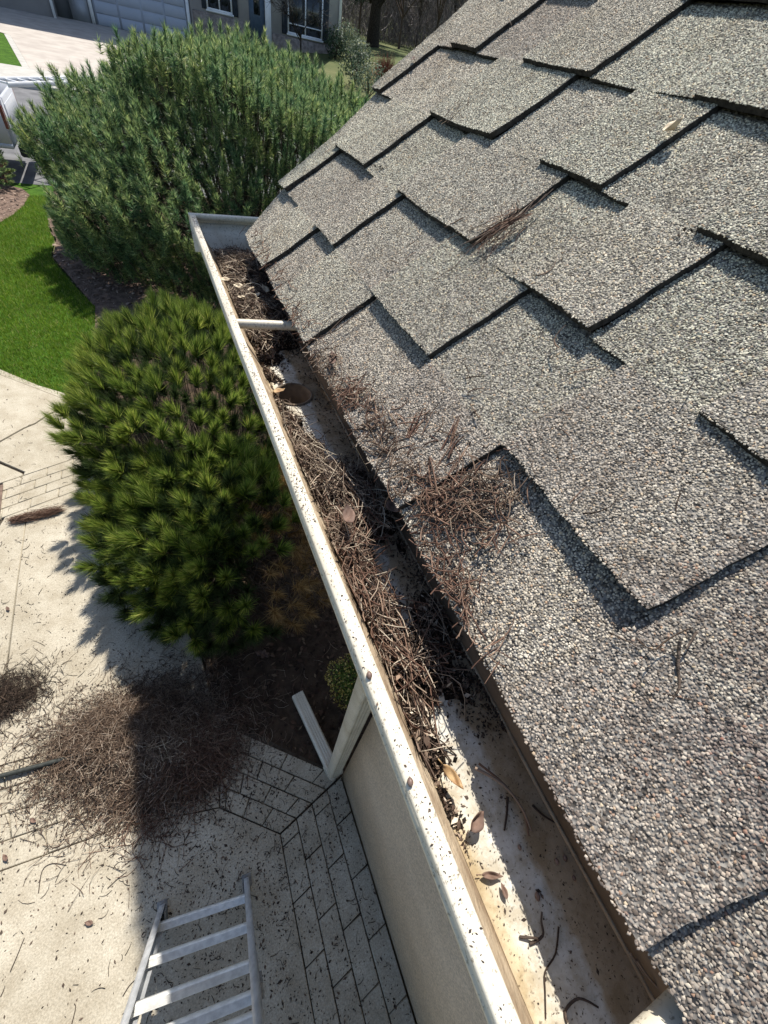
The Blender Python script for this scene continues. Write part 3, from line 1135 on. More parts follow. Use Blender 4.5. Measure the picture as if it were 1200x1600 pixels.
# front wedge of silt against the sloping face
# chips and needles
n = 46000
x = rng.uniform(.125, .234, n)
y = rng.uniform(-.06, 1.345, n)
hz = heap(x, y)
dens = np.clip((hz + .0035) / .014, 0, 1)
keep = (rng.random(n) < dens) & (np.hypot(x - HX, y - HY) > HR + .003)
x, y, hz = x[keep], y[keep], hz[keep]
C = np.stack([x, y, zf + np.maximum(hz, 0) + rng.uniform(0, .008, len(x)) * np.clip(hz / .01, .1, 1)], -1)
xl = .1385 - (C[:, 2] - zf) * .42
C[:, 0] = np.maximum(C[:, 0], xl + .004)
flakes(ac, C, rng.uniform(.0012, .0040, len(C)) * np.where(rng.random(len(C)) < .12, 1.9, 1), None, 1)


n = 900
x, y = rng.uniform(.132, .230, n), rng.uniform(-.02, 1.32, n)
hz = heap(x, y)
k_ = (hz > .006) & (np.hypot(x - HX, y - HY) > HR + .008)
x, y, hz = x[k_], y[k_], hz[k_]
flakes(ac, np.stack([np.maximum(x, .140 - hz * .3), y, zf + hz + rng.uniform(.002, .012, len(x))], -1), rng.uniform(.004, .0085, len(x)), (0, 0, 1), 5, .8)


def gut_needles(ac, n, ylo, yhi, lmin, lmax, rad, m, xr=(.128, .233), minh=.004, lift=.012, align=.6, zoff=0):
    x = rng.uniform(*xr, n * 3)
    y = rng.uniform(ylo, yhi, n * 3)
    hz = heap(x, y)
    keep = (rng.random(n * 3) < np.clip((hz - minh) / .015, 0, 1)) & (np.hypot(x - HX, y - HY) > HR + .004)
    x, y, hz = x[keep][:n], y[keep][:n], hz[keep][:n]
    n = len(x)
    th = np.where(rng.random(n) < align, rng.normal(pi / 2, .5, n), rng.uniform(0, pi, n))
    d = np.stack([np.cos(th), np.sin(th), rng.normal(0, .16, n)], -1)
    L = rng.uniform(lmin, lmax, n)
    P = curved(n, np.stack([x, y, zf + hz + rng.uniform(.001, lift, n) + zoff], -1), d, L, rng.normal(0, .5, n), 6)
    P[:, :, 2] += rng.normal(0, .0010, P.shape[:2])
    zz = P[:, :, 2] - zf
    hh_ = heap(P[:, :, 0], P[:, :, 1])
    P[:, :, 2] = zf + np.maximum(zz, np.maximum(hh_, 0) + .001)
    xl = .1385 - (P[:, :, 2] - zf).clip(0, .06) * .40 + .002
    P[:, :, 0] = np.clip(P[:, :, 0], xl, .2345)
    strands(ac, P, np.full(n, rad * .82) * rng.uniform(.6, 1.3, n), m)


gut_needles(ac, 1700, -.03, 1.33, .015, .07, .00075, 2, align=.3)
gut_needles(ac, 420, .78, 1.33, .03, .09, .0010, 2, align=.2)
gut_needles(ac, 230, .30, .62, .04, .10, .0008, 2, lift=.016, align=.7)
gut_needles(ac, 200, .03, .40, .03, .09, .0008, 2, lift=.016, align=.5)
gut_needles(ac, 170, .08, .36, .04, .11, .0010, 3, lift=.014, align=.75, xr=(.128, .2))
gut_needles(ac, 260, .03, 1.3, .02, .07, .0008, 4, lift=.008, xr=(.15, .233))
o = ac.build('gutter_debris', [M['compost'], M['chip_gutter'], M['needle_gutter'], M['needle_red'], M['needle_dark'], M['leaf_bits']])
tag(o, 'matted brown pine needles, chips and black compost heaped along the inside of the gutter', 'debris', kind='stuff')

# specks scattered on the bare trough floor and on the lip
ac = Acc()
n = 7000
x, y = rng.normal(.224, .014, n).clip(.16, .2335), rng.uniform(.02, 1.0, n)
k_ = (rng.random(n) < .35 + .65 * (vnoise(x * 160, y * 60, 3) > .1)) & (np.hypot(x - HX, y - HY) > HR + .004) & (rng.random(n) < np.where((y > .48) | ((y > .24) & (y < .30)), .30, 1))
x, y = x[k_], y[k_]
flakes(ac, np.stack([x, y, zf + .001 + rng.uniform(0, .004, len(x)) * (x > .21)], -1), rng.uniform(.0009, .0034, len(x)), (0, 0, 1), 1, .5)
n = 2200
x, y = rng.uniform(.141, .233, n), rng.uniform(-.34, .75, n)
k_ = (heap(x, y) < .001) & (np.hypot(x - HX, y - HY) > HR + .004)
x, y = x[k_], y[k_]
flakes(ac, np.stack([x, y, np.full(len(x), zf + .0008)], -1), rng.uniform(.0004, .0014, len(x)) * np.where(rng.random(len(x)) < .10, 2.2, 1), (0, 0, 1), 0, .1)
n = 3200
y = rng.uniform(-.30, 1.36, n)
dn = .25 + .75 * (vnoise(y * 9, y * 0, 2) > -.1) * np.clip((y + .05) / .2, 0.05, 1)
k_ = rng.random(n) < dn * .8
y = y[k_]
x = rng.normal(.1002, .0035, len(y)).clip(.0950, .1056) + .0032 * np.clip((.05 - y) / .38, 0, 1)
flakes(ac, np.stack([x, y, np.full(len(y), ZL + .0009)], -1), rng.uniform(.0005, .0013, len(y)) * np.where(rng.random(len(y)) < .22, 1.7, 1), (0, 0, 1), 0, .1)
tag(ac.build('dirt_specks', [M['chip'], M['needle_dark']]), 'dark specks of dirt sprinkled on the gutter lip and trough floor', 'dirt', kind='stuff')


def path_strand(name, pts, r, mat, label, cat, group=None, sides=6):
    ac = Acc()
    pts = [np.array(p, float) for p in pts]
    # smooth through the points
    out = []
    n = len(pts)
    for i in range(n - 1):
        p0, p1, p2, p3 = pts[max(i - 1, 0)], pts[i], pts[i + 1], pts[min(i + 2, n - 1)]
        for t in np.linspace(0, 1, 5)[:-1]:
            out.append(.5 * ((2 * p1) + (-p0 + p2) * t + (2 * p0 - 5 * p1 + 4 * p2 - p3) * t * t + (-p0 + 3 * p1 - 3 * p2 + p3) * t ** 3))
    out.append(pts[-1])
    rs = [r * (1 - .45 * i / len(out)) for i in range(len(out))]
    ac.tube(out, rs, sides)
    return tag(ac.build(name, mat, smooth=True), label, cat, group)


def gp(px, py, dz=.0015):
    return onz(px, py, zf + dz)


path_strand('pine_needle', [gp(873, 1448), gp(868, 1490), gp(852, 1518), gp(852, 1550), gp(853, 1592)], .0008, M['needle_dark'],
            'long curved dark needle alone on the bare trough floor at the bottom', 'pine needle')
path_strand('pine_needle', [gp(793, 1245, .003), gp(792, 1270, .002), gp(788, 1298)], .0014, M['needle_dark'],
            'short dark needle standing across the shadow line on the trough floor', 'pine needle')
path_strand('pine_needle', [gp(832, 1258), gp(850, 1275), gp(880, 1292)], .0012, M['needle_dark'],
            'dark needle in the shaded back half of the trough, below the damp patches', 'pine needle')
path_strand('pine_needle', [gp(742, 1200, .012), gp(785, 1225, .016), (onz(815, 1262, zf + .010)), gp(830, 1298, .002)], .0016, M['needle_gutter'],
            'stiff tan needle bundle reaching out of the near heap', 'pine needle')
path_strand('pine_needle', [gp(748, 1193, .010), gp(790, 1228, .013), gp(818, 1270, .006), gp(826, 1306, .002)], .0012, M['needle_red'],
            'brown needle lying along the tan needle bundle beside the heap', 'pine needle')
path_strand('pine_needle', [gp(995, 1500, .030), gp(1012, 1525, .022), gp(1034, 1550, .014), gp(1052, 1572, .004)], .0010, M['needle_gutter'],
            'straight pale needle leaning on the back wall above the nearest spacer tube', 'pine needle')
path_strand('pine_needle', [gp(985, 1490, .016), gp(1005, 1520, .010), gp(1040, 1568, .003)], .0009, M['needle_gutter'],
            'thin pale needle lying under the straight one by the nearest spacer tube', 'pine needle')
path_strand('twig', [gp(886, 1597), gp(884, 1578), gp(905, 1560), gp(935, 1574)], .0012, M['bark'],
            'forked dark twig at the bottom edge of the trough floor', 'twig')
path_strand('twig', [gp(828, 1475), gp(848, 1462, .004), gp(846, 1440, .003), gp(847, 1425)], .0012, M['bark'],
            'bent brown twig on the sunny part of the trough floor', 'twig')
path_strand('twig', [gp(812, 1464), gp(840, 1466, .006)], .0012, M['bark'],
            'short brown twig crossing the bent one on the trough floor', 'twig')


def leaf(name, c, n, ax, L, W, mat, label, curl=.5, group=None, lobes=0, fold=.25):
    """a dried leaf: outline with a midrib fold and a curl along its length"""
    c, n, ax = np.array(c, float), nz(n), np.array(ax, float)
    ax = nz(ax - n * np.dot(ax, n))
    b = np.cross(n, ax)
    nu, nv = 14, 6
    V = []
    for i in range(nu + 1):
        s = i / nu
        w = math.sin(pi * min(1, s ** .8)) ** .75 * (1 + (.35 * sin(s * pi * lobes * 2) if lobes else 0))
        for j in range(nv + 1):
            t = (j / nv - .5) * 2
            u = (s - .5) * L
            vv_ = t * w * W / 2
            zz = curl * L * (s - .5) ** 2 + fold * abs(vv_) + .04 * L * sin(s * 9 + t * 3)
            V.append(c + ax * u + b * vv_ * (1 - abs(curl) * .2) + n * zz)
    F = [(i * (nv + 1) + j, i * (nv + 1) + j + 1, (i + 1) * (nv + 1) + j + 1, (i + 1) * (nv + 1) + j) for i in range(nu) for j in range(nv)]
    ac = Acc().add(V, F, 0)
    ac.tube([c - ax * L * .5, c - ax * L * .72 + n * .05 * L], L * .012, 5)
    o = ac.build(name, mat, smooth=True)
    md = o.modifiers.new('thickness', 'SOLIDIFY')
    md.thickness = L * .012
    return tag(o, label, 'leaf', group)


leaf('dead_leaf', gp(707, 1212, .020), (-.3, -.2, 1), nz(gp(722, 1228) - gp(695, 1196)), .026, .011, M['leaf_orange'],
     'curled orange and yellow leaf standing at the near end of the needle heap', .9)
leaf('dead_leaf', gp(742, 1282, .010), (.2, -.3, 1), nz(gp(760, 1255) - gp(728, 1300)), .021, .014, M['leaf_brown'],
     'folded reddish brown leaf on the white trough floor below the orange one', .6, fold=.9)
leaf('dead_leaf', gp(768, 1368, .004), (0, 0, 1), nz(gp(782, 1370) - gp(748, 1368)), .019, .006, M['leaf_brown'],
     'small rolled brown leaf scrap near the shadow line of the trough floor', .4, fold=.8)
leaf('dead_leaf', gp(787, 1392, .004), (0, 0, 1), nz(gp(782, 1380) - gp(790, 1402)), .011, .005, M['leaf_brown'],
     'tiny brown leaf scrap just below the rolled one on the trough floor', .4, fold=.8)
leaf('dead_leaf', gp(545, 805, .052), (-.2, 0, 1), (.2, 1, 0), .032, .018, M['leaf_brown'],
     'pinkish brown leaf lying on top of the middle of the gutter heap', .5)
leaf('dead_leaf', gp(615, 792, .048), (-.5, 0, 1), (.4, -1, 0), .026, .018, M['leaf_brown'],
     'brown leaf scrap wedged against the shingle edge beside the big heap', .3)
leaf('dead_leaf', gp(436, 611, .010), (0, 0, 1), (1, .3, 0), .024, .012, M['leaf_orange'],
     'tan leaf at the left rim of the round outlet hole', .3)
for px, py, zz, lab in ((352, 437, .038, 'pale papery scrap nearest the lip in the far heap of the gutter'),
                        (372, 447, .038, 'pale papery scrap left of the middle of the far gutter heap'),
                        (392, 452, .036, 'pale papery scrap in the very middle of the far gutter heap'),
                        (402, 462, .034, 'pale papery scrap right of the middle of the far gutter heap'),
                        (377, 465, .036, 'pale papery scrap lowest in the far heap, towards the spacer tube'),
                        (414, 473, .028, 'pale papery scrap by the shingle edge, closest to the far spacer tube'),
                        (415, 452, .030, 'pale papery scrap under the shingle edge in the far gutter heap')):
    leaf('dead_leaf', gp(px, py, zz), (random.uniform(-.4, .4), random.uniform(-.5, .2), 1), (random.uniform(-1, 1), random.uniform(-1, 1), 0),
         random.uniform(.018, .028), .014, M['leaf_pale'], lab, .5, 'pale leaf scraps in the far end of the gutter')
leaf('dead_leaf', rp(.531, .579, .022), NR + np.array([0, .5, 0]), (0, .4, 1), .030, .022, M['leaf_pale'],
     'curled pale and brown leaf caught on a shingle edge at the upper right', .8, fold=.7)
leaf('dead_leaf', rp(.584, .030, .018), NR, (.3, 1, 0), .032, .016, M['leaf_brown'],
     'reddish brown leaf on the shingles just above the eave, right of the round outlet', .4)
leaf('dead_leaf', rp(1.338, .575, .020), NR, (.3, 1, .2), .022, .012, M['leaf_brown'],
     'little reddish leaf scrap at a shingle edge near the far rake', .4)


def seed(c, L, label, group=None, up=(0, 0, 1)):
    c = np.array(c, float)
    ac = Acc()
    pts, rs = [], []
    d = nz([.3, 1, .15])
    for s in np.linspace(0, 1, 9):
        pts.append(c + d * (s - .5) * L)
        rs.append(max(.0002, L * .36 * math.sin(pi * s) ** .6))
    ac.tube(pts, rs, 10)
    return tag(ac.build('seed', M['seed'], smooth=True), label, 'seed', group)


seed(onz(577, 1055, ZL + .003), .0078, 'brown seed husk on the cream lip above the small yellow-edged shrub')
seed(onz(641, 1222, ZL + .003), .0072, 'round brown seed on the cream lip, the nearer of the two to the camera')
for px, py, L_, lab in ((840, 1401, .0065, 'round reddish seed in the sun beside the shadow line of the trough floor'),
                        (812, 1324, .0045, 'tiny reddish seed on the shadow line, higher up the trough floor'),
                        (870, 1346, .0055, 'left one of two dark seeds side by side in the shaded trough'),
                        (883, 1341, .0055, 'right one of two dark seeds side by side in the shaded trough'),
                        (897, 1372, .0045, 'dark seed alone in the brown shaded strip of the trough floor')):
    seed(gp(px, py, .002), L_, lab, 'seeds on the trough floor')

# ------------------------------------------------------------------ litter on the shingles
def roof_h(v):
    v = np.asarray(v)
    k = np.searchsorted(VL, v, side='right') - 1
    k = np.clip(k, 0, len(VL) - 2)
    v0 = np.array(VL)[k]
    v1 = np.array(VL)[k + 1]
    return .002 + TK * (1 - (v - v0) / (v1 - v0)) + TK + .003


def roof_clump(ac, y, v, n, sy, sv, L, ang, dang, m, rad=.0009, lift=.01, bend=.4):
    yy = y + rng.normal(0, sy, n)
    vv = np.maximum(v + rng.normal(0, sv, n), .006)
    th = rng.normal(ang, dang, n)
    d = np.cos(th)[:, None] * np.array([0, 1, 0]) + np.sin(th)[:, None] * U + rng.normal(0, .06, n)[:, None] * NR
    P = curved(n, rp(yy, vv, roof_h(vv) - TK * .5 + rng.uniform(0, lift, n)), d, rng.uniform(.5, 1.1, n) * L, rng.uniform(-bend, bend, n), 6)
    # keep above the shingle surface
    rel = P - P0
    v_ = rel @ U
    h_ = rel @ NR
    fl = roof_h(v_) - TK
    P = P + np.maximum(0, fl - h_)[..., None] * NR
    strands(ac, P, rng.uniform(.7, 1.3, n) * rad, m)


ac = Acc()
# thick tuft hanging over a shingle edge
def tuft_line(ac, ctrl, spread, n, rad, m):
    """strands that follow a line of (y, v, h) stations, each station with its own spread"""
    ctrl = np.array(ctrl, float)
    k = len(ctrl)
    off = rng.normal(0, 1, (n, 2))
    P = np.zeros((n, k, 3))
    lo_ = rng.integers(0, 2, n)
    for q in range(k):
        sp = spread[q]
        yv = ctrl[q][None, :2] + off * sp + rng.normal(0, sp * .75, (n, 2))
        P[:, q] = rp(yv[:, 0], yv[:, 1], ctrl[q][2] + np.abs(rng.normal(0, sp * .35, n)))
    for q in range(n):
        f0, f1 = rng.uniform(0, .45), rng.uniform(.6, 1.0)
        t_ = np.linspace(f0, f1, 7) * (k - 1)
        i0_ = np.clip(t_.astype(int), 0, k - 2)
        w_ = (t_ - i0_)[:, None]
        seg = P[q][i0_] * (1 - w_) + P[q][i0_ + 1] * w_
        strands(ac, seg[None], [rad * rng.uniform(.7, 1.3)], m)


tuft_line(ac, [(.598, .445, .018), (.588, .405, .020), (.580, .370, .024), (.590, .330, .022), (.604, .290, .012), (.600, .245, .010)],
          [.003, .005, .007, .012, .022, .034], 12, .0006, 0)
tuft_line(ac, [(.578, .392, .016), (.579, .372, .024), (.584, .345, .026), (.592, .315, .018), (.596, .288, .012)], [.004, .006, .007, .010, .018], 18, .0007, 1)
tuft_line(ac, [(.570, .360, .020), (.566, .330, .020), (.556, .295, .012)], [.006, .012, .020], 8, .0006, 1)
tuft_line(ac, [(.640, .395, .012), (.605, .370, .018), (.580, .350, .018)], [.008, .008, .006], 8, .0007, 0)
o = tag(ac.build('needle_tuft', [M['needle_gutter'], M['needle_red']]), 'brown tuft of pine needles draped over a shingle edge in the middle of the roof', 'pine needles')
ac = Acc()
roof_clump(ac, .985, .505, 9, .018, .015, .09, 1.2, .3, 0, .0006, .006)
tag(ac.build('needle_tuft', [M['needle_dry']]), 'thin spray of tan needles on the shingles in the upper part of the roof', 'pine needles')
ac = Acc()
roof_clump(ac, .645, .075, 5, .010, .03, .12, 1.5, .15, 0, .0007, .010)
tag(ac.build('needle_tuft', [M['needle_gutter']]), 'few long needles along a dark shingle edge beside the far spacer tube', 'pine needles')
ac = Acc()
flk = []
for (y, v, n, sy, sv) in ((.470, .025, 200, .035, .014), (.40, .03, 170, .03, .016), (.355, .055, 60, .03, .02), (.30, .035, 170, .030, .016),
                          (.255, .055, 260, .024, .020), (.225, .085, 190, .020, .020), (.215, .125, 45, .018, .012), (.175, .020, 120, .03, .012),
                          (.14, .010, 80, .03, .007), (.19, .085, 80, .016, .026), (.58, .012, 110, .04, .010), (.75, .010, 80, .06, .010),
                          (.95, .02, 60, .08, .015), (.33, .12, 26, .03, .03), (.45, .30, 14, .2, .15), (.2, .25, 16, .15, .12),
                          (0, .14, 10, .06, .03), (.8, .3, 14, .25, .2), (1.1, .02, 40, .06, .012), (.25, .085, 60, .012, .03)):
    roof_clump(ac, y, v, max(3, int(n * .5)), sy, sv, .034, .9, 1.3, 1 if n % 20 == 0 else 0, .0008, .008, .6)
    m_ = n
    yy, vv = y + rng.normal(0, sy, m_), np.maximum(v + rng.normal(0, sv, m_), .004)
    flk.append(rp(yy, vv, roof_h(vv) - TK + rng.uniform(0, .006, m_)))
flk = np.concatenate(flk)
flakes(ac, flk, rng.uniform(.0010, .0034, len(flk)), None, 2)
for (y, v, ang, L) in ((.33, .11, .9, .07), (.30, .10, 1.1, .06), (.365, .075, 1.0, .05), (.27, .055, .3, .08)):
    roof_clump(ac, y, v, 3, .004, .004, L, ang, .1, 1, .0014, .006, .25)
tag(ac.build('roof_litter', [M['needle_dry'], M['needle_red'], M['chip_gutter']]),
    'loose brown needles and crumbs spread over the shingles along the eave', 'debris', kind='stuff')


def rtwig(pts, r, label):
    return path_strand('twig', [rp(y, v, roof_h(v) - TK * .6 + h) for y, v, h in pts], r * .8, M['bark'], label, 'twig')


rtwig([(.015, .150, .002), (.0, .137, .004), (-.012, .128, .003), (-.020, .112, .001)], .0017, 'small brown twig with a knot on the purplish shingles at the right')
rtwig([(.015, .165, .001), (.008, .150, .003)], .0014, 'tiny twig stub just above the knotted twig on the purplish shingles')
rtwig([(.118, .240, .002), (.108, .226, .004), (.092, .212, .001)], .0010, 'thin straight needle twig on the large pale shingle at the right')

# moss and grit trapped under two shingle edges
ac = Acc()
for (y, v) in ((.335, .318), (.60, .325), (.37, .462), (1.02, .318)):
    c = rp(y, v, .008)
    flakes(ac, c + rng.normal(0, .006, (60, 3)), rng.uniform(.001, .0035, 60), None, 0)
tag(ac.build('edge_grit', [M['chip']]), 'dark grit and moss packed under the shingle corners', 'debris', kind='stuff')

# ------------------------------------------------------------------ needle-leaved shrubs
def tufts(ac, C, D, n_each, L, ang0, ang1, width, m, stem=.05, jitter=.15):
    """brush-like shoots: at every centre C a stem along D with needles leaving it at ang0..ang1"""
    k = len(C)
    D = D / np.linalg.norm(D, axis=1, keepdims=True)
    C = np.repeat(C, n_each, 0)
    D = np.repeat(D, n_each, 0)
    n = len(C)
    s = rng.random(n)
    base = C + D * (s[:, None] - .5) * stem
    a_ = np.cross(D, rng.normal(size=(n, 3)))
    a_ /= np.linalg.norm(a_, axis=1, keepdims=True) + 1e-9
    ang = ang1 + (ang0 - ang1) * s + rng.normal(0, jitter, n)
    d = D * np.cos(ang)[:, None] + a_ * np.sin(ang)[:, None]
    tip = base + d * (L * rng.uniform(.7, 1.12, n))[:, None]
    w = np.cross(d, rng.normal(size=(n, 3)))
    w /= np.linalg.norm(w, axis=1, keepdims=True) + 1e-9
    w *= width / 2
    V = np.stack([base - w, base + w, tip], 1).reshape(-1, 3)
    ac.add(V, np.arange(3 * n).reshape(-1, 3), m)


def dome_pts(c, r, n, zmin, lumps=.12, seed=1, dmin=None):
    """roughly even points on a lumpy dome"""
    c, r = np.array(c), np.array(r)
    u = rng.normal(size=(n * 6, 3))
    u /= np.linalg.norm(u, axis=1, keepdims=True)
    u = u[u[:, 2] > -.55]
    lump = 1 + lumps * vnoise(u[:, 0] * 5 + u[:, 2] * 4, u[:, 1] * 5, seed)
    P = c + u * r * lump[:, None]
    ok = P[:, 2] > zmin
    P, u = P[ok], u[ok]
    if dmin:
        sel = []
        for i in range(len(P)):
            if len(sel) == 0 or np.min(np.sum((P[sel] - P[i]) ** 2, 1)) > dmin ** 2:
                sel.append(i)
            if len(sel) >= n:
                break
        P, u = P[sel], u[sel]
    else:
        P, u = P[:n], u[:n]
    return P, u


# front shrub: mugo-like with long needles in brushes
S1 = empty('mugo_pine', (-.05, 2.6, 0), 'low rounded pine shrub with long green needle brushes beside the walkway, browned near the house', 'shrub')
ac, al, ad = Acc(), Acc(), Acc()
allP = []
LOB = [((.0, 3.42, .62), (.88, 1.50, .74), 520), ((.06, 2.05, .54), (.62, .80, .62), 230), ((-.40, 2.35, .40), (.42, .70, .44), 120)]
for c, r, n in LOB:
    P, u = dome_pts(c, r, n, .10, .14, 2, .108)
    P = P + u * rng.normal(0, .035, (len(P), 1))
    D = u * np.array([.62, .62, .3]) + np.array([0, 0, .80]) + rng.normal(0, .15, u.shape)
    # the shaded brown flank towards the house
    deadz = (P[:, 1] < 2.6) & (P[:, 0] > .20) & (P[:, 2] < .90) | (P[:, 0] > .50) & (P[:, 1] < 2.5) & (P[:, 2] < 1.0)
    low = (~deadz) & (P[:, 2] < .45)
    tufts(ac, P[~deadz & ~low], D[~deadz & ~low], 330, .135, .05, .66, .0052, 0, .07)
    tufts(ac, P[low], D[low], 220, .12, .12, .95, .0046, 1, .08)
    tufts(ad, P[deadz], D[deadz] * [1, 1, .5], 120, .10, .2, 1.3, .0036, 0, .08, .3)
    # second layer, just inside
    P4, u4 = dome_pts(c, np.array(r) * .93, int(n * .8), .1, .14, 3, .12)
    ok4 = ~((P4[:, 1] < 2.6) & (P4[:, 0] > .12) & (P4[:, 2] < .95))
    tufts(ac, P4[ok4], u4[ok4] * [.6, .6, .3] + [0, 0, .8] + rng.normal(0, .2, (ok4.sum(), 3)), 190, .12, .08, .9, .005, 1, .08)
    # inner layer
    P2, u2 = dome_pts(c, np.array(r) * .84, n // 2, .1, .10, 2, .13)
    dz2 = (P2[:, 1] < 2.7) & (P2[:, 0] > .1) & (P2[:, 2] < .95)
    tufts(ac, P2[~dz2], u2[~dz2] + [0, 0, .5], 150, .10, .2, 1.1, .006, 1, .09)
    allP.append((P, u, np.array(c)))
ac.build('foliage', [M['mugo'], M['mugo_shade_painted']], S1)
ad.build('dead_foliage', [M['mugo_dead']], S1)
ac = Acc()
for P, u, c in allP:
    n = len(P)
    base = np.tile(np.array([.0, 2.7, .05]), (n, 1)) + rng.normal(0, .12, (n, 3)) * [1, 1.5, 0]
    mid = base * .45 + P * .55 + rng.normal(0, .06, (n, 3)) + [0, 0, -.28]
    Q = np.stack([base, base * .7 + mid * .3 + [0, 0, .05], mid, mid * .5 + P * .5 + rng.normal(0, .02, (n, 3)), P - u * .02], 1)
    strands(ac, Q, rng.uniform(.003, .007, n), 0, 5, .3)
# bare twisting twigs on the shaded flank
n = 90
st_ = np.stack([rng.uniform(.1, .62, n), rng.uniform(1.35, 2.4, n), rng.uniform(.15, .75, n)], -1)
d = rng.normal(size=(n, 3)) + [-.1, -.5, .1]
strands(ac, curved(n, st_, d, rng.uniform(.2, .45, n), rng.uniform(-.7, .7, n), 6), rng.uniform(.0018, .004, n), 0, 4)
ac.build('branches', [M['bark']], S1)

# big pine behind, upright candles
S2 = empty('big_pine_shrub', (1.5, 9.2, 0), 'huge broad blue-green pine shrub with upright shoots behind the corner of the gutter', 'shrub')
ac, ab = Acc(), Acc()
c, r = np.array([1.90, 9.15, .95]), np.array([3.02, 2.45, 1.68])
P, u = dome_pts(c, r, 2500, .05, .19, 5, .115)
side = np.clip(1 - u[:, 2], 0, 1)[:, None]
D = np.array([0, 0, 1.0]) + u * [.9, .9, 0] * (side * .5 + .10) + rng.normal(0, .10, u.shape)
D /= np.linalg.norm(D, axis=1, keepdims=True)
up_ = rng.uniform(.0, 1.0, len(P)) ** 2
Ls = .18 + up_ * .30 * (u[:, 2] > .1)
for i0 in range(4):                      # shoots of different lengths
    s_ = np.arange(len(P)) % 4 == i0
    Lm = .12 + .055 * i0
    tufts(ac, P[s_] + D[s_] * Lm * .35, D[s_], 120 + 25 * i0, .092, .45, 1.35, .0085, 0, Lm, .22)
    # side shoots round each leader
    for q in range(2):
        off = rng.normal(0, .085, (s_.sum(), 3)) * [1, 1, .8]
        tufts(ac, P[s_] + off - u[s_] * .03 - [0, 0, .05], D[s_] + rng.normal(0, .25, (s_.sum(), 3)), 50, .085, .5, 1.35, .0095, 0, .12, .25)
    Q = np.stack([P[s_] - D[s_] * .30, P[s_] - D[s_] * .05, P[s_] + D[s_] * Lm * .88], 1)
    strands(ab, Q, np.full(s_.sum(), .0065), 0, 4, .4)
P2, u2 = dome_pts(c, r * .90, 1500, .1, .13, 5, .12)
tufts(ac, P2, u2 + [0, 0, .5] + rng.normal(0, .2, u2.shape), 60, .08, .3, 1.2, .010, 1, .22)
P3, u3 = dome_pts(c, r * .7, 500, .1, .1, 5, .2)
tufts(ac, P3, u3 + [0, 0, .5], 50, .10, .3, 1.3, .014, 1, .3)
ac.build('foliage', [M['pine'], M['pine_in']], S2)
n = 260
sel = rng.choice(len(P), n)
tgt = P[sel]
base = np.array([1.55, 9.3, .0]) + rng.normal(0, .25, (n, 3)) * [1, 1, 0]
mid = base * .45 + tgt * .55 + [0, 0, -.25]
strands(ab, np.stack([base, base * .6 + mid * .4, mid, mid * .4 + tgt * .6, tgt], 1), rng.uniform(.008, .02, n), 0, 5, .3)
ab.build('branches', [M['bark']], S2)


def leafball(ac, c, r, n, size, m, shell=.5):
    u = rng.normal(size=(n, 3))
    u /= np.linalg.norm(u, axis=1, keepdims=True)
    rad = rng.uniform(shell, 1, (n, 1)) * (1 + .18 * vnoise(u[:, 0] * 4, u[:, 1] * 4 + u[:, 2] * 3, 7))[:, None]
    C = np.array(c) + u * rad * np.array(r)
    nn = u + rng.normal(0, .6, (n, 3))
    nn /= np.linalg.norm(nn, axis=1, keepdims=True)
    a_ = np.cross(nn, rng.normal(size=(n, 3)))
    a_ /= np.linalg.norm(a_, axis=1, keepdims=True)
    b_ = np.cross(nn, a_)
    s = (size * rng.uniform(.6, 1.2, n))[:, None]
    V = np.stack([C - a_ * s, C + b_ * s * .5, C + a_ * s, C - b_ * s * .5], 1).reshape(-1, 3)
    ac.add(V, np.arange(4 * n).reshape(-1, 4), m)
    return C


# unseen pine added beside the house, its limb shaped to shade the patio
S5 = empty('added_shade_pine', (4.4, 6.2, 0), 'tall pine tree added out of frame behind the house, its limb shaped to shade the patio', 'tree')
ac, ab = Acc(), Acc()
ab.tube([(4.6, 6.2, -.1), (4.55, 6.2, 3), (4.5, 6.2, 6), (4.5, 6.2, 9), (4.5, 6.2, 11.5)], [.20, .17, .13, .08, .03], 10)
sv_ = np.array(SUN) / SUN[2]
bx, by = rng.uniform(1.03, 2.95, 6500), rng.uniform(2.93, 5.0, 6500)
okk = (by < np.where(bx < 1.62, 4.15 + .12 * vnoise(bx * 9, by * 2, 4), 4.85)) & (bx > 1.05 + .045 * vnoise(by * 7, bx, 6) + .05 * rng.random(6500) ** 2)
bx, by = bx[okk], by[okk]
hz_ = rng.uniform(-.35, .5, len(bx))
PT = np.stack([bx, by, np.full(len(bx), 6.0)], -1) + sv_ * hz_[:, None]  # limb sheared along the sun direction so its shadow edge stays crisp
tufts(ac, PT, rng.normal(0, .4, PT.shape) + [-.3, -.3, .8], 26, .12, .3, 1.3, .026, 0, .10)
sel_ = rng.choice(len(PT), 90)
b_ = np.tile(np.array([4.5, 6.2, 5.6]), (90, 1))
md_ = b_ * .5 + PT[sel_] * .5 + [0, 0, .15]
strands(ab, np.stack([b_, md_, PT[sel_]], 1), np.full(90, .02), 0, 5, .3)
for zc_, rr_ in ((7.6, 1.7), (8.8, 1.4), (10.0, 1.0), (11.2, .6)):
    for q in range(9):
        an_ = q * .7 + zc_
        e_ = np.array([4.5 + rr_ * cos(an_) * .9 + .4, 6.2 + rr_ * sin(an_) * .9 + .4, zc_ + .3])
        ab.tube([(4.5, 6.2, zc_ - .3), e_], [.05, .015], 5)
        P_, u_ = dome_pts(e_, (.55, .55, .32), 45, 0, .2, q, .1)
        tufts(ac, P_, u_ + [0, 0, .4], 24, .13, .3, 1.2, .024, 0, .12)
ac.build('crown', [M['mugo_shade_painted']], S5)
ab.build('trunk', [M['bark']], S5)

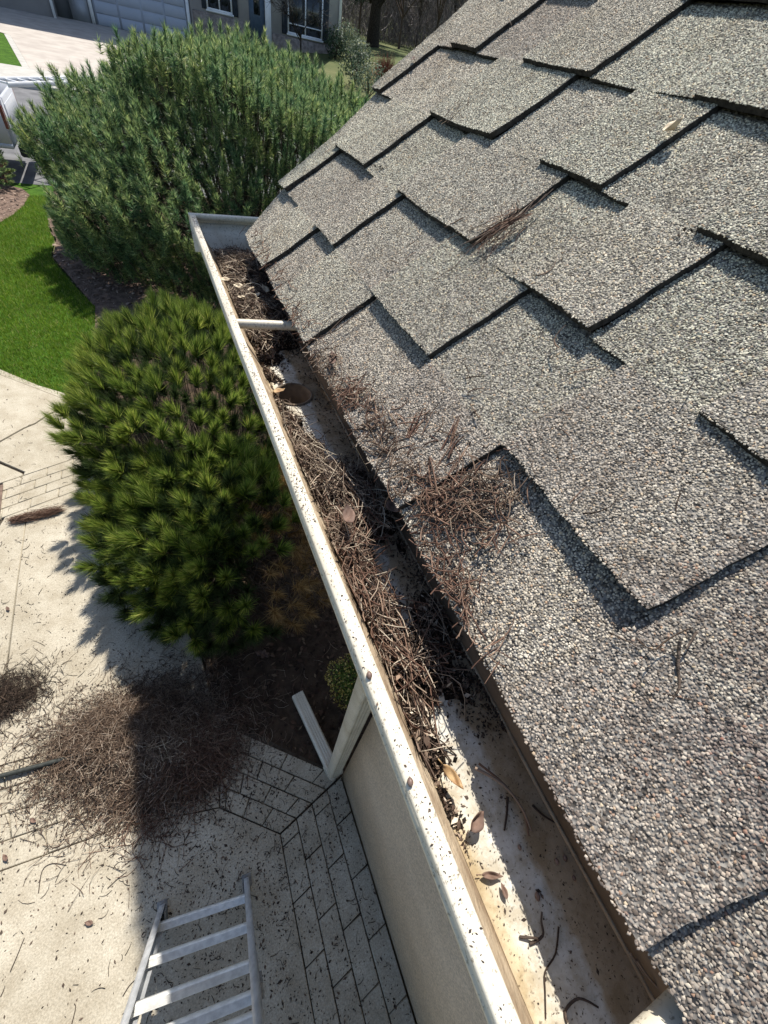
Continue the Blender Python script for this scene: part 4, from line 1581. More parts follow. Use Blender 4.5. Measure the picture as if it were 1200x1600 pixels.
# small yellow-edged shrub in the bed
bc = onz(553, 1062, .27)
S3 = empty('small_shrub', (bc[0], bc[1], 0), 'small round green shrub with yellow-edged leaves in the bed behind the downspout', 'shrub')
ac = Acc()
leafball(ac, bc, (.17, .17, .20), 2200, .011, 0, .45)
leafball(ac, bc + [-.01, 0, 0], (.185, .185, .215), 1100, .009, 1, .88)
ac.build('foliage', [M['box'], M['box_yellow']], S3)
ac = Acc()
for q in range(14):
    e = bc + rng.normal(0, .07, 3)
    ac.tube([(bc[0], bc[1], -.02), (bc * .5 + e * .5) * [1, 1, .5] + [0, 0, .03], e], [.006, .004, .002], 5)
ac.build('stem', [M['bark']], S3)

# juniper scrap at the left edge
jc = onz(4, 268, .25)
S4 = empty('juniper', (jc[0] - .35, jc[1], 0), 'reddish green juniper bush cut by the left edge, beside the truck', 'shrub')
ac = Acc()
P, u = dome_pts((jc[0] - .45, jc[1] + .1, .3), (.55, .6, .42), 160, .02, .15, 3, .09)
tufts(ac, P, u + [0, 0, .6], 80, .06, .3, 1.1, .009, 0, .12)
P, u = dome_pts((jc[0] - .45, jc[1] + .1, .3), (.5, .55, .36), 90, .02, .15, 3, .1)
tufts(ac, P, u + [0, 0, .6], 70, .06, .3, 1.1, .009, 1, .12)
ac.build('foliage', [M['pine'], M['red_twig']], S4)
ac = Acc()
for q in range(20):
    e = P[q % len(P)]
    ac.tube([(jc[0] - .45, jc[1] + .1, -.02), e], [.01, .004], 4)
ac.build('stem', [M['bark']], S4)

# ------------------------------------------------------------------ grass blades, mulch, straw
def in_poly(x, y, poly):
    c = np.zeros(len(x), bool)
    n = len(poly)
    for i in range(n):
        x1, y1 = poly[i]
        x2, y2 = poly[(i + 1) % n]
        cond = ((y1 > y) != (y2 > y)) & (x < (x2 - x1) * (y - y1) / (y2 - y1 + 1e-12) + x1)
        c ^= cond
    return c


n = 150000
x, y = rng.uniform(-4.2, -.8, n), rng.uniform(4.7, 12.2, n)
k_ = in_poly(x, y, lawn) & ~in_poly(x, y, bed_left) & (rng.random(n) < 1.15 - (y - 5) * .06)
x, y = x[k_], y[k_]
n = len(x)
h = rng.uniform(.025, .055, n)
w = rng.uniform(.0025, .0045, n)
th = rng.uniform(0, 2 * pi, n)
lean = rng.normal(0, .35, (n, 2))
b0 = np.stack([x, y, np.full(n, -.022)], -1)
wv = np.stack([np.cos(th) * w, np.sin(th) * w, np.zeros(n)], -1)
tip = b0 + np.stack([lean[:, 0] * h, lean[:, 1] * h, h], -1)
ac = Acc().add(np.stack([b0 - wv, b0 + wv, tip], 1).reshape(-1, 3), np.arange(3 * n).reshape(-1, 3))
tag(ac.build('grass', [M['grass']]), 'short bright green lawn grass between the walkway and the big pine', 'grass', kind='stuff')

ac = Acc()
n = 5200
x, y = rng.uniform(-.5, 1.4, n), rng.uniform(.32, 3.2, n)
k_ = in_poly(x, y, bed)
x, y = x[k_], y[k_]
flakes(ac, np.stack([x, y, rng.uniform(-.025, .0, len(x))], -1), rng.uniform(.008, .03, len(x)), (0, 0, 1), 0, .45)
tag(ac.build('bark_mulch', [M['mulch']]), 'dark bark mulch covering the shaded bed behind the downspout', 'mulch', kind='stuff')
ac = Acc()
n = 6000
x, y = rng.uniform(-3.6, 1.5, n), rng.uniform(6.0, 12.6, n)
k_ = (y > 5.9) & (x > np.interp(y, [5.9, 7.2, 8.38, 9.0, 9.8, 10.5, 12.9], [-.95, -1.0, -1.42, -1.63, -1.62, -1.75, -1.75]))
k_ |= in_poly(x, y, bed_left)
x, y = x[k_], y[k_]
flakes(ac, np.stack([x, y, rng.uniform(-.022, .0, len(x))], -1), rng.uniform(.015, .05, len(x)), (0, 0, 1), 0, .35)
tag(ac.build('wood_chips', [M['mulch_pale']]), 'pale pinkish wood chips on the ground at the foot of the big pine', 'mulch', kind='stuff')


def straw(ac, cx, cy, rx, ry, n, hgt, L, rad, mats, ang=0, spread=1.6):
    u = rng.normal(size=(n, 2)) * .5
    u += .10 * np.stack([vnoise(u[:, 1] * 4, u[:, 0] * 4, 4), vnoise(u[:, 0] * 4, u[:, 1] * 4, 9)], -1)
    rr = np.hypot(u[:, 0], u[:, 1])
    x = cx + (u[:, 0] * cos(ang) * rx - u[:, 1] * sin(ang) * ry)
    y = cy + (u[:, 0] * sin(ang) * rx + u[:, 1] * cos(ang) * ry)
    z = hgt * np.exp(-(rr / .75) ** 2) * rng.uniform(.15, 1, n) + .003
    th = rng.normal(.55, spread, n) if spread < 1.5 else rng.uniform(0, pi, n)
    d = np.stack([np.cos(th), np.sin(th), rng.normal(0, .14, n)], -1)
    P = curved(n, np.stack([x, y, z], -1), d, L * rng.uniform(.5, 1.1, n), rng.uniform(-.6, .6, n), 4)
    P[:, :, 2] = np.maximum(P[:, :, 2], .002)
    m_ = mats
    strands(ac, P, rng.uniform(.75, 1.25, n) * rad, m_)
    return P


ac = Acc()
pcx, pcy = -.74, 1.02
straw(ac, pcx, pcy, .54, .32, 7000, .13, .10, .0015, 0, -.22)
straw(ac, pcx + .08, pcy - .12, .44, .24, 3600, .13, .10, .0015, 1, -.35)
straw(ac, pcx - .10, pcy + .18, .40, .18, 2200, .09, .09, .0015, 0, .1)
straw(ac, pcx + .1, pcy, .75, .5, 1500, .05, .12, .0014, 0, 0)
straw(ac, -.50, .78, .40, .28, 1600, .10, .14, .0016, 2, .4)
straw(ac, -.62, .70, .36, .16, 1300, .08, .16, .0015, 0, 0, .7)
u = rng.normal(size=(9000, 2)) * .4
flakes(ac, np.stack([pcx + u[:, 0] * .72, pcy - .02 + u[:, 1] * .5, .10 * np.exp(-(u ** 2).sum(1) * 2) * rng.random(9000)], -1), rng.uniform(.004, .012, 9000), None, 3)
tag(ac.build('pine_straw_pile', [M['needle_dry'], M['needle_gutter'], M['needle_red'], M['chip']]),
    'big heap of raked brown pine needles on the patio, half shaded', 'pine straw')
ac = Acc()
q = gnd((14, 1090))[0]
straw(ac, q[0] - .02, q[1], .24, .17, 1300, .06, .11, .0014, 0, .3)
u = rng.normal(size=(500, 2)) * .4
flakes(ac, np.stack([q[0] + u[:, 0] * .24, q[1] + u[:, 1] * .2, .03 * rng.random(500)], -1), rng.uniform(.003, .010, 500), None, 1)
tag(ac.build('pine_straw_pile', [M['needle_dark'], M['chip']]), 'small dark clump of needles at the left edge, above the grey handle', 'pine straw')

# broken bundle on the upper walk
ac = Acc()
b0_, b1_ = onz(22, 812, .03), onz(93, 796, .03)
n = 700
s = rng.random(n)
cc = b0_ + (b1_ - b0_) * s[:, None] + rng.normal(0, 1, (n, 3)) * [.012, .018, .012]
cc[:, 2] = np.maximum(cc[:, 2], .004)
d = (b1_ - b0_) / np.linalg.norm(b1_ - b0_) + rng.normal(0, .3, (n, 3)) * [1, 1, .4]
P = curved(n, cc, d, rng.uniform(.04, .13, n), rng.uniform(-.4, .4, n), 5)
P[:, :, 2] = np.maximum(P[:, :, 2], .002)
strands(ac, P, rng.uniform(.001, .0019, n), 0)
ac.tube([b0_, (b0_ + b1_) / 2 + [0, 0, -.005], b1_ + (b1_ - b0_) * .05], [.014, .011, .004], 7, 1)
tag(ac.build('pine_twig', [M['needle_red'], M['bark']]), 'broken pine twig wrapped in brown needles on the walkway just below the stamped brick rows', 'twig')

# scattered litter on the patio
ac = Acc()


def scatter(n, dens, size, lo=(-2.3, -.8), hi=(.40, 5.2), m=0, r=.1):
    x, y = rng.uniform(lo[0], hi[0], n), rng.uniform(lo[1], hi[1], n)
    k_ = (rng.random(n) < dens(x, y)) & ~in_poly(x, y, bed)
    x, y = x[k_], y[k_]
    flakes(ac, np.stack([x, y, np.full(len(x), .003)], -1), size(len(x)), (0, 0, 1), m, r)
    return x, y


pile_d = lambda x, y: np.exp(-((x - pcx - .1) / .62) ** 2 - ((y - pcy + .1) / .62) ** 2)
shade_d = lambda x, y: np.where((x > -.78) & (y < .9), .95 * np.clip(1.35 - np.hypot(x + .2, y - .35) * .9, .3, 1), 0)
scatter(42000, lambda x, y: .8 * pile_d(x, y) + .02 + shade_d(x, y) + .10 * (y > 1.3) * (y < 3.2), lambda k: rng.uniform(.003, .0075, k))
scatter(9000, lambda x, y: .7 * pile_d(x, y) + .03 + .5 * shade_d(x, y), lambda k: rng.uniform(.006, .013, k))
n = 5200
x, y = rng.uniform(-2.3, .4, n), rng.uniform(-.9, 5.0, n)
dn = .75 * pile_d(x, y) + .05 + .4 * shade_d(x, y) + .22 * (y > 1.3) * (y < 3.1)
k_ = (rng.random(n) < dn) & ~in_poly(x, y, bed)
x, y = x[k_], y[k_]
n = len(x)
th = rng.uniform(0, pi, n)
P = curved(n, np.stack([x, y, np.full(n, .004)], -1), np.stack([np.cos(th), np.sin(th), np.zeros(n)], -1), rng.uniform(.015, .065, n),
           rng.uniform(-.7, .7, n), 5, up=np.array([0, 0, 1.0]))
strands(ac, P, rng.uniform(.0011, .0021, n), 1)
tag(ac.build('patio_litter', [M['chip'], M['needle_dark']]), 'dark crumbs and stray needles sprinkled over the pale patio and walk', 'debris', kind='stuff')


def gtwig(pts, r, label, name='twig'):
    return path_strand(name, [onz(px, py, .005) for px, py in pts], r, M['chip'], label, 'twig', sides=5)


gtwig([(60, 1395), (66, 1360), (82, 1349), (104, 1352)], .0022, 'thin hooked twig on the sunny slab under the lower stamped brick rows')
gtwig([(16, 1518), (28, 1490), (38, 1465)], .0022, 'straight dark twig on the sunny slab at the lower left')
gtwig([(112, 1600), (118, 1575), (116, 1568)], .0022, 'short hooked twig at the bottom edge of the sunny slab')
gtwig([(168, 1388), (185, 1372), (198, 1362)], .0020, 'short dark twig beside the shade line, up and left of the ladder')
gtwig([(192, 1556), (202, 1540), (212, 1530)], .0024, 'small curved twig just left of the ladder rail')
for lx, ly, lab in ((52, 1282, 'curled brown leaf on the lower stamped brick rows'), (8, 1340, 'brown leaf on the brick row at the left edge'),
                    (139, 1442, 'small dark leaf lying alone on the sunny slab'), (12, 951, 'small dark leaf clump at the left edge above the big needle heap'),
                    (410, 1022, 'pale brown oak leaf lying on the dark mulch')):
    c_ = onz(lx, ly, .012 if ly != 1022 else .0)
    leaf('dead_leaf', c_, (0, 0, 1), (random.uniform(-1, 1), random.uniform(-1, 1), 0), .042 if ly != 1022 else .11, .024 if ly != 1022 else .06,
         M['leaf_brown'], lab, .5, lobes=3 if ly == 1022 else 0)

# rake handle
r0, r1 = onz(-120, 1245, .03), onz(100, 1186, .03)
RK = empty('rake', tuple(r1), 'dark grey tool handle sticking out of the needle heap to the left edge', 'rake')
Acc().tube([r0, r1], .0135, 12).build('handle', M['plastic_dark'], RK, smooth=True)
ac = Acc()
dd = nz(r1 - r0)
ss = np.cross(dd, ez)
for q in range(-6, 7):
    e = r1 + dd * .38 + ss * q * .03
    ac.tube([r1, r1 + dd * .2 + ss * q * .014 + ez * .01, e, e + dd * .02 - ez * .025], .003, 5)
ac.build('tines', M['plastic_dark'], RK)

# ------------------------------------------------------------------ ladder
LD = empty('extension_ladder', (-.46, .1, 0), 'aluminium extension ladder standing on the shaded patio at the bottom of the picture', 'ladder')
ldir = nz([.0451, -.3314, .9424])
lx = nz([1, -.09, 0])
lx = nz(lx - ldir * np.dot(lx, ldir))
ln = np.cross(lx, ldir)           # out of the ladder plane
if ln[1] > 0:
    ln = -ln
fL, fR = onz(250, 1428, .01), onz(390, 1382, .01)
LEN = 3.0
LEN2 = 3.0


def channel(w=.028, d=.074, t=.003, flip=1):
    """open C section, web outside"""
    s = flip
    return [(0, -d / 2), (s * w, -d / 2), (s * w, -d / 2 + t), (s * t, -d / 2 + t), (s * t, d / 2 - t), (s * w, d / 2 - t), (s * w, d / 2), (0, d / 2)]


def rail(p, q, flip, parent):
    a_ = Acc()
    a_.sweep([p, q], [lx, lx], [ln, ln], channel(flip=flip))
    return a_.build('rail', M['aluminium'], parent)


def rung(p, q, parent):
    # flat-topped rung with four tread ribs
    a_ = Acc()
    d = nz(q - p)
    u_ = nz(ez * .9 + ln * .35 - d * np.dot(ez * .9 + ln * .35, d))
    b_ = np.cross(u_, d)
    pr_ = [(-.015, -.012), (.015, -.012), (.0175, .004)]
    xs_ = np.linspace(.0165, -.0165, 11)
    for i_, xx in enumerate(xs_):
        pr_.append((xx, .0125 + (.0032 if i_ % 2 else 0)))
    pr_.append((-.0175, .004))
    a_.sweep([p, q], [b_, b_], [u_, u_], pr_)
    return a_.build('rung', M['alu_rung'], parent)


rail(fL, fL + ldir * LEN, 1, LD)
rail(fR, fR + ldir * LEN, -1, LD)
for k in range(8):
    s = .15 + .305 * k
    rung(fL + ldir * s + lx * .003, fR + ldir * s - lx * .003, LD)
for f_ in (fL, fR):
    a = Acc()
    sg = 1 if f_ is fL else -1
    c_ = f_ + ldir * .02 + lx * .012 * sg
    a.bar(c_ - ln * .05 - ldir * .03, c_ + ln * .05 - ldir * .03, .05, .008, ldir, 0, .002)
    a.bar(c_ - ldir * .03 + lx * .022 * sg, c_ + ldir * .07 + lx * .022 * sg, .004, .06, ln, 0)
    a.build('foot', M['rubber'], LD)
# fly section
off = ln * .046
gL, gR = fL + ldir * .80 - lx * .028 + off, fR + ldir * .66 + lx * .004 + off
rail(gL, gL + ldir * 2.3, 1, LD)
rail(gR, gR + ldir * 2.44, -1, LD)
for k in range(6):
    s = .86 + .305 * k
    p_ = fL + ldir * s + off - lx * .026
    q_ = fR + ldir * s + off + lx * .003
    rung(p_, q_, LD)
a = Acc()
c_ = gR + ldir * .12
a.bar(c_ + lx * .004, c_ + ldir * .07 + lx * .004, .012, .05, ln, 0, .002)
a.build('rung_lock', M['rubber'], LD)

# ------------------------------------------------------------------ pickup with a ladder on its rack
TRK = empty('pickup_truck', (-2.735, 13.0, 0), 'white pickup truck cut by the left edge behind the big pine, ladder rack on top', 'pickup truck')
ty, tx0, tx1 = 13.0, -3.75, -1.72
a = Acc()
a.box(tx0, tx1, ty + .06, ty + 2.0, .52, .60)
for x0, x1 in ((tx0, tx0 + .10), (tx1 - .10, tx1)):
    a.box(x0, x1, ty + .06, ty + 2.0, .5998, 1.26)
a.build('bed', M['van'], TRK)
a = Acc()
a.bar((tx0 + .11, ty + .03, .92), (tx1 - .11, ty + .03, .92), .06, .66, ez, 0, .02)
a.bar((tx0 + .3, ty - .004, 1.0), (tx1 - .3, ty - .004, 1.0), .012, .30, ez, 0, .005)
a.build('tailgate', M['van'], TRK)
a = Acc()
a.box(tx0 + .02, tx1 - .02, ty + 2.02, ty + 4.2, .50, 1.30)
V = [(tx0 + .05, ty + 2.02, 1.30), (tx1 - .05, ty + 2.02, 1.30), (tx0 + .05, ty + 4.1, 1.30), (tx1 - .05, ty + 4.1, 1.30),
     (tx0 + .22, ty + 2.2, 1.85), (tx1 - .22, ty + 2.2, 1.85), (tx0 + .22, ty + 3.5, 1.85), (tx1 - .22, ty + 3.5, 1.85)]
a.add(V, [(0, 1, 5, 4), (2, 6, 7, 3), (0, 4, 6, 2), (1, 3, 7, 5), (4, 5, 7, 6)])
a.box(tx0 + .03, tx1 - .03, ty + 4.2, ty + 5.4, .5, 1.12)
a.build('cab', M['van'], TRK)
a = Acc()
a.add([(tx0 + .3, ty + 2.085, 1.40), (tx1 - .3, ty + 2.085, 1.40), (tx1 - .38, ty + 2.17, 1.75), (tx0 + .38, ty + 2.17, 1.75)], [(0, 1, 2, 3)])
a.build('rear_window', M['glass'], TRK)
a = Acc()
a.bar((tx0 + .02, ty - .10, .50), (tx1 - .02, ty - .10, .50), .16, .20, ez, 0, .03)
a.bar(((tx0 + tx1) / 2, ty - .2, .40), ((tx0 + tx1) / 2, ty - .42, .40), .07, .07, ez)
a.build('bumper', M['black'], TRK)
a = Acc()
a.bar((-2.62, ty - .19, .50), (-2.32, ty - .19, .50), .01, .15, ez)
a.build('licence_plate', M['plate'], TRK)
for x0 in (tx0 + .005, tx1 - .105):
    a = Acc()
    a.bar((x0, ty + .035, 1.0), (x0 + .10, ty + .035, 1.0), .055, .34, ez, 0, .01)
    a.build('tail_light', M['redlamp'], TRK)
for wy in (ty + .95, ty + 4.5):
    for wx in (tx0 + .13, tx1 - .13):
        a = Acc()
        prw = [(wx + dx, r_) for dx, r_ in ((-.11, .20), (-.11, .36), (-.08, .38), (.08, .38), (.11, .36), (.11, .20))]
        V, F = [], []
        for i in range(24):
            t = 2 * pi * i / 24
            V += [(xx, wy + r_ * cos(t), .36 + r_ * sin(t)) for xx, r_ in prw]
        a.add(V, [(i * 6 + j, ((i + 1) % 24) * 6 + j, ((i + 1) % 24) * 6 + (j + 1) % 6, i * 6 + (j + 1) % 6) for i in range(24) for j in range(6)])
        w_ = a.build('wheel', M['black'], TRK)
        a = Acc()
        a.tube([(wx - .07, wy, .36), (wx + .07, wy, .36)], .21, 16)
        a.build('rim', M['aluminium'], w_)
for y_ in (ty + .35, ty + 1.75):
    a = Acc()
    for x_ in (tx0 + .06, tx1 - .06):
        a.bar((x_, y_, 1.26), (x_, y_, 1.425), .04, .04, ey)
    a.bar((tx0 + .04, y_, 1.44), (tx1 - .04, y_, 1.44), .04, .04, ez)
    a.build('rack_hoop', M['aluminium'], TRK)
TRK.rotation_euler = (0, 0, pi / 2)
TRK.location = (-2.2, 14.1, 0)
L2 = empty('roof_ladder', (-1.9, 13.4, 1.46), 'white ladder lying flat on the rack of the pickup truck, behind the big pine', 'ladder')
la0, la1 = ony(5, 150, ty + .2), ony(98, 124, ty + 1.6)
la0[2], la1[2] = 1.49, 1.49
dla = nz(la1 - la0)
sla = np.cross(dla, ez)
la1 = la0 + dla * 3.0
for sg in (-1, 1):
    Acc().bar(la0 + sla * .2 * sg, la1 + sla * .2 * sg, .03, .075, ez, 0, .003).build('rail', M['trim'], L2)
for k in range(10):
    c_ = la0 + dla * (.12 + .29 * k)
    Acc().bar(c_ - sla * .19, c_ + sla * .19, .035, .03, ez, 0, .003).build('rung', M['trim'], L2)

# ------------------------------------------------------------------ house opposite
HY_ = 46.0
NH = empty('neighbour_house', (5, 50, .8), 'grey-blue house across the street with a wide garage door, white windows and dark shutters', 'house')
TOPZ = 16.0  # unseen upper storeys stretched so the house shadow reaches down the drive
a = Acc()
a.box(5.32, 16.0, HY_ + .02, HY_ + 9, .6, TOPZ)
a.build('wall', M['house_wall2'], NH)
a = Acc()
a.box(-2.0, 5.30, HY_ + .25, HY_ + 9, .5, TOPZ)
a.build('wall', M['house_wall'], NH)
a = Acc()
a.box(-16.0, -2.86, HY_ - 1.2, HY_ + 9, .5, 20.0)  # left block stretched still taller for a longer cast shadow
a.build('wall', M['house_wall2'], NH)
a = Acc()
a.box(-2.85, -2.01, HY_ + 1.0, HY_ + 9, .5, TOPZ)
a.build('wall', M['house_wall'], NH)
a = Acc()
for z0 in np.arange(.78, 3.0, .55):
    for x0 in np.arange(-.62, 4.9, 1.4):
        a.bar((x0 + .06, HY_ + .17, z0 + .27), (x0 + 1.34, HY_ + .17, z0 + .27), .012, .50, ez, 0, .004)
a.box(-.68, 4.98, HY_ + .19, HY_ + .24, .76, 3.0)
a.build('garage_door', M['garage'], NH)
a = Acc()
a.box(-1.85, -.98, HY_ + .19, HY_ + .24, .76, 2.9)
a.box(-1.7, -1.13, HY_ + .165, HY_ + .19, 1.0, 1.7)
a.box(-1.7, -1.13, HY_ + .165, HY_ + .19, 1.85, 2.7)
a.build('side_door', M['house_wall'], NH)
for x0, x1 in ((-.93, -.72), (5.02, 5.22), (-2.98, -2.84)):
    yy_ = HY_ + .1 if x0 > -2 else HY_ - 1.3
    a = Acc()
    a.box(x0, x1, yy_, yy_ + .14, .7, 3.1)
    a.build('trim_post', M['trim'], NH)
a = Acc()
a.box(15.86, 16.06, HY_ - .04, HY_ + .019, .8, TOPZ)
a.build('corner_board', M['trim'], NH)


def window(x0, x1, z0, z1, nxp, nzp):
    w_ = empty('window', (0, 0, 0), parent=NH)
    w_.matrix_parent_inverse = Matrix.Translation(-Vector(NH.location))
    a = Acc()
    t = .09
    y0, y1 = HY_ - .06, HY_ + .018
    a.box(x0, x1, y0, y1, z0, z0 + t)
    a.box(x0, x1, y0, y1, z1 - t, z1)
    a.box(x0, x0 + t, y0, y1, z0 + t, z1 - t)
    a.box(x1 - t, x1, y0, y1, z0 + t, z1 - t)
    for i in range(1, nxp):
        xc = x0 + (x1 - x0) * i / nxp
        a.box(xc - .045, xc + .045, y0 + .003, y1, z0 + t, z1 - t)
    for zz in nzp:
        a.box(x0 + t, x1 - t, y0 + .006, y1, zz - .03, zz + .03)
    zc = Acc()
    o = a.build('frame', M['trim'], NH)
    o.parent = w_
    o.matrix_parent_inverse = Matrix.Identity(4)
    ws = (x1 - x0) / nxp
    for i in range(nxp):
        p = Acc()
        p.box(x0 + ws * i + .05, x0 + ws * (i + 1) - .05, HY_ - .02, HY_ + .012, z0 + t, z1 - t)
        o = p.build('pane', M['glass'], NH)
        o.parent = w_
        o.matrix_parent_inverse = Matrix.Identity(4)
    p = Acc()
    p.box(x0 - .08, x1 + .08, HY_ - .12, HY_ + .017, z0 - .10, z0 - .003)
    o = p.build('sill', M['trim'], NH)
    o.parent = w_
    o.matrix_parent_inverse = Matrix.Identity(4)
    return w_


window(6.38, 8.06, 2.62, 4.3, 2, [])
window(11.98, 14.62, 2.38, 4.9, 2, [2.88])
for x0, x1, z0, z1 in ((6.05, 6.35, 2.6, 4.3), (8.10, 8.45, 2.55, 4.3), (11.55, 11.92, 2.3, 4.9), (14.68, 15.08, 2.3, 4.9)):
    a = Acc()
    a.box(x0, x1, HY_ - .05, HY_ + .016, z0, z1)
    for q in np.arange(z0 + .08, z1 - .08, .07):
        a.bar((x0 + .05, HY_ - .055, q), (x1 - .05, HY_ - .055, q), .03, .03, ez)
    a.build('shutter', M['shutter'], NH)
a = Acc()
a.box(9.22, 10.30, HY_ - .03, HY_ + .015, 1.4, 4.4)
dr = a.build('front_door', M['front_door'], NH)
a = Acc()
a.box(9.55, 9.98, HY_ - .05, HY_ - .031, 2.9, 4.2)
a.build('pane', M['glass'], dr)
a = Acc()
a.box(10.34, 10.75, HY_ - .10, HY_ + .014, 1.2, 4.6)
a.build('pilaster', M['trim'], NH)
a = Acc()
a.box(5.4, 9.15, HY_ - .10, HY_ + .012, .9, 2.45)
a.box(10.8, 15.8, HY_ - .10, HY_ + .012, 1.0, 2.2)
a.build('stone_base', M['stone'], NH)
a = Acc()
V = [(-16.5, HY_ - .7, TOPZ - .02), (16.6, HY_ - .7, TOPZ - .02), (16.6, HY_ + 9.5, TOPZ - .02), (-16.5, HY_ + 9.5, TOPZ - .02), (-16, HY_ + 4.5, 18.5), (16, HY_ + 4.5, 18.5)]
a.add(V, [(0, 1, 5, 4), (2, 3, 4, 5)])
a.add([V[1], V[2], V[5], V[3], V[0], V[4]], [(0, 1, 2), (3, 4, 5)])
a.add(V[:4], [(3, 2, 1, 0)])
a.build('roof', M['far_roof'], NH)

# ------------------------------------------------------------------ trees and bushes beyond
def bare_tree(x, y, h, name, label, spread=.55, twigs=900, rad=.16, mat='twig_far', group=None, lean=0, tw=.012, trunk='bark_dark'):
    z = T(x, y)
    root = empty(name, (x, y, z), label, 'tree', group)
    a = Acc()
    tips = []
    fork = h * .28
    a.tube([(x, y, z - .1), (x + lean * .4, y, z + fork * .5), (x + lean, y, z + fork)], [rad, rad * .8, rad * .65], 8)
    segs = []

    def grow(p, d, L, r, depth):
        d = nz(d)
        q = p + d * L
        mid = (p + q) / 2 + rng.normal(0, L * .06, 3)
        segs.append(((p, mid, q), r))
        tips.append((mid, d))
        tips.append((q, d))
        if depth == 0:
            return
        for _ in range(3 if depth > 1 else 4):
            nd = d + rng.normal(0, spread, 3) + np.array([0, 0, .12])
            grow(p + d * L * random.uniform(.55, 1.0), nd, L * random.uniform(.6, .8), r * .55, depth - 1)
    for _ in range(5):
        grow(np.array([x + lean, y, z + fork * random.uniform(.7, 1)]), np.array([random.uniform(-.8, .8), random.uniform(-.8, .8), 1.0]), h * .25, rad * .5, 3)
    for (p, mm, q), r in segs:
        a.tube([p, mm, q], [r, r * .85, r * .65], 4, 0, False)
    a.build('trunk', M[trunk], root)
    c = Acc()
    idx = rng.integers(0, len(tips), twigs)
    C = np.array([tips[i][0] for i in idx])
    D = np.array([tips[i][1] for i in idx]) + rng.normal(0, .7, (twigs, 3))
    C = C + D / np.linalg.norm(D, axis=1, keepdims=True) * h * .04
    strands(c, curved(twigs, C, D, rng.uniform(.06, .15, twigs) * h, rng.uniform(-.4, .4, twigs), 4), np.full(twigs, tw), 0, 3, .3)
    c.build('crown', M[mat], root)
    return root


p_ = ony(584, 100, 40)
bare_tree(ony(470, 60, 42)[0], 42, 4.6, 'young_tree', 'bare young tree in front of the large shuttered window of the far house', twigs=260, rad=.07, tw=.010)
bare_tree(ony(583, 60, 52)[0], 52, 9.5, 'old_tree', 'dark thick-trunked tree just right of the far house', twigs=2200, rad=.62, tw=.028, mat='dark_leaf', spread=.7)
grp = 'bare trees standing beyond the far house'
for i, (px, yy_, hh_, lab) in enumerate(((560, 62, 10, 'leafless tree nearest the corner of the far house'), (600, 74, 12, 'leafless tree right behind the dark thick trunk'),
                                         (625, 58, 9, 'low leafless tree over the grass patch right of the dark trunk'),
                                         (640, 80, 13, 'most distant leafless tree above the russet bush'),
                                         (652, 66, 11, 'leafless tree right of the russet bush at the roof rake'),
                                         (680, 60, 10, 'leafless tree half hidden by the roof rake'), (705, 70, 12, 'leafless tree farthest right, just above the roof rake'))):
    bare_tree(ony(px, 60, yy_)[0], yy_, hh_, 'bare_tree', lab, twigs=1700, rad=.13, tw=.022, group=grp, trunk='bark')
# far wood closing the view
ac = Acc()
n = 11000
yy_ = rng.uniform(88, 130, n)
xx_ = yy_ * rng.uniform(.28, .85, n)
zz_ = np.array([T(q, w) for q, w in zip(xx_, yy_)]) + rng.uniform(0, 13, n) * rng.uniform(.6, 1, n)
D = rng.normal(0, .35, (n, 3)) + [0, 0, 1]
strands(ac, curved(n, np.stack([xx_, yy_, zz_], -1), D, rng.uniform(1.0, 3.5, n), rng.uniform(-.3, .3, n), 3), rng.uniform(.03, .075, n), 0)
n = 15000
yy_ = rng.uniform(62, 84, n)
xx_ = yy_ * rng.uniform(.30, .75, n)
zz_ = np.array([T(q, w) for q, w in zip(xx_, yy_)]) + rng.uniform(0, 1, n) ** 1.3 * (7.5 + 2.5 * vnoise(xx_ * .5, yy_ * .3, 2))
k_ = (vnoise(xx_ * .35, yy_ * .2, 8) > -.45) | (zz_ > 6)
D = rng.normal(0, .5, (n, 3)) + [0, 0, 1]
C_ = np.stack([xx_, yy_, zz_], -1)[k_]
strands(ac, curved(len(C_), C_, D[k_], rng.uniform(.6, 2.2, len(C_)), rng.uniform(-.4, .4, len(C_)), 3), rng.uniform(.012, .034, len(C_)), 0)
tag(ac.build('far_wood', [M['wood_far']]), 'distant leafless wood closing the view behind the neighbouring house', 'wood', kind='stuff')
a = Acc()
V, F = [], []
for i, x_ in enumerate(np.linspace(-220, 320, 60)):
    V += [(x_, 140, 3), (x_, 150 + 6 * sin(i), 13 + 2 * sin(i * 1.7) + 1.5 * sin(i * .6)), (x_, 200, 17 + 2 * sin(i * .9))]
F = [(i * 3 + j, (i + 1) * 3 + j, (i + 1) * 3 + j + 1, i * 3 + j + 1) for i in range(59) for j in range(2)]
a.add(V, F)
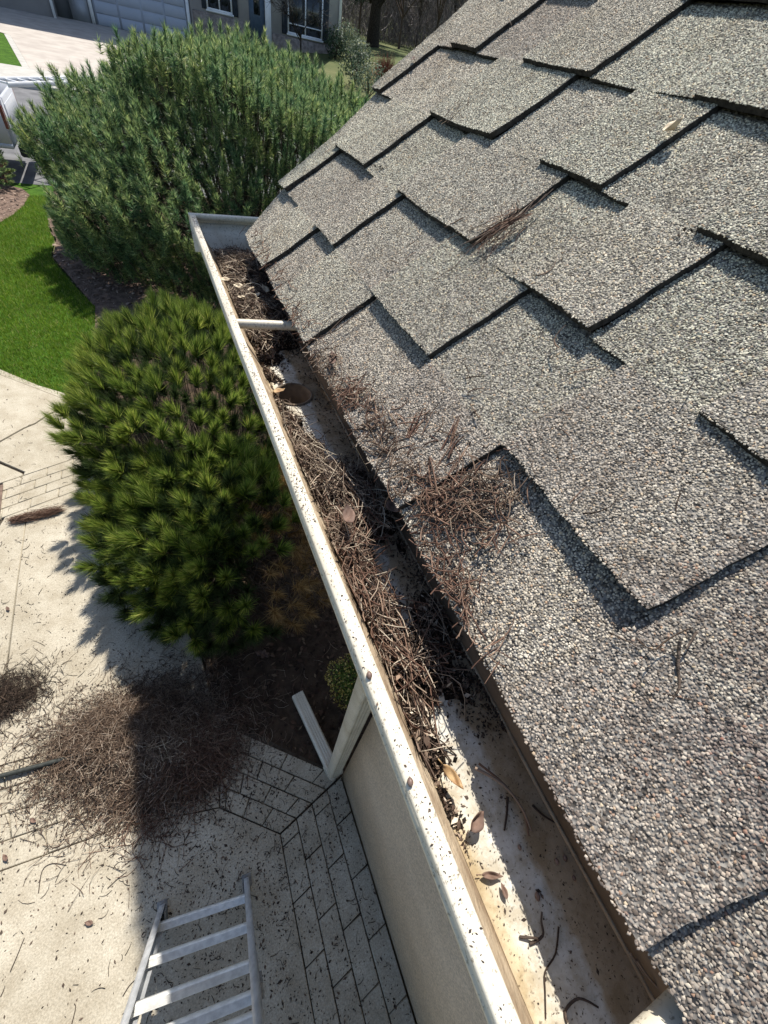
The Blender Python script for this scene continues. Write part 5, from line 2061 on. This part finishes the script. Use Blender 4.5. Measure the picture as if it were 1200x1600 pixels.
tag(a.build('hill', M['wood_hill'] if 'wood_hill' in M else simple('wooded_hill', (.07, .065, .06), (.13, .115, .10), .8, .95, (2, 1, .6), .1)), kind='structure')


def bush(px, py, Y, r, n, size, mat, label, name='bush', stems=10):
    c = ony(px, py, Y)
    z = T(c[0], c[1])
    root = empty(name, (c[0], c[1], z), label, 'bush')
    ac = Acc()
    leafball(ac, (c[0], c[1], z + r[2] * .85), r, n, size, 0, .5)
    ac.build('foliage', [M[mat]], root)
    ac = Acc()
    for _ in range(stems):
        ac.tube([(c[0], c[1], z - .05), (c[0] + rng.normal(0, r[0] * .4), c[1] + rng.normal(0, r[1] * .4), z + r[2] * 1.3)], [.03, .01], 4)
    ac.build('stem', [M['bark']], root)
    return root


bush(524, 80, 44, (.9, .8, .9), 700, .10, 'dark_leaf', 'dark spiky bush at the right corner of the far house')
bush(542, 66, 45.0, (1.1, .9, 1.0), 900, .09, 'grey_leaf', 'grey-green bush beside the corner of the far house')
bush(562, 82, 42, (1.0, .9, .8), 800, .08, 'grey_leaf', 'low pale green bush in front of the dark thick-trunked tree')
bush(578, 118, 33, (1.3, 1.0, .9), 900, .07, 'grey_leaf', 'sparse grey-green bush just beyond the right flank of the big pine')
bush(556, 102, 36, (1.2, 1.0, 1.0), 900, .08, 'dark_leaf', 'dark green bush between the big pine and the far house corner')
# russet twiggy bush
c_ = ony(603, 110, 36)
z_ = T(c_[0], c_[1])
RB = empty('russet_bush', (c_[0], c_[1], z_), 'rusty red twiggy bush between the big pine and the roof edge', 'bush')
ac = Acc()
n = 1400
D = rng.normal(0, .55, (n, 3)) + [0, 0, 1]
D /= np.linalg.norm(D, axis=1, keepdims=True)
L = rng.uniform(.5, 1.35, n)
strands(ac, curved(n, np.array([c_[0], c_[1], z_]) + D * L[:, None] * rng.uniform(.5, 1, (n, 1)), D + rng.normal(0, .3, (n, 3)), L * .8, rng.uniform(-.3, .3, n), 4),
        np.full(n, .010), 0)
ac.build('twigs', [M['red_twig']], RB)
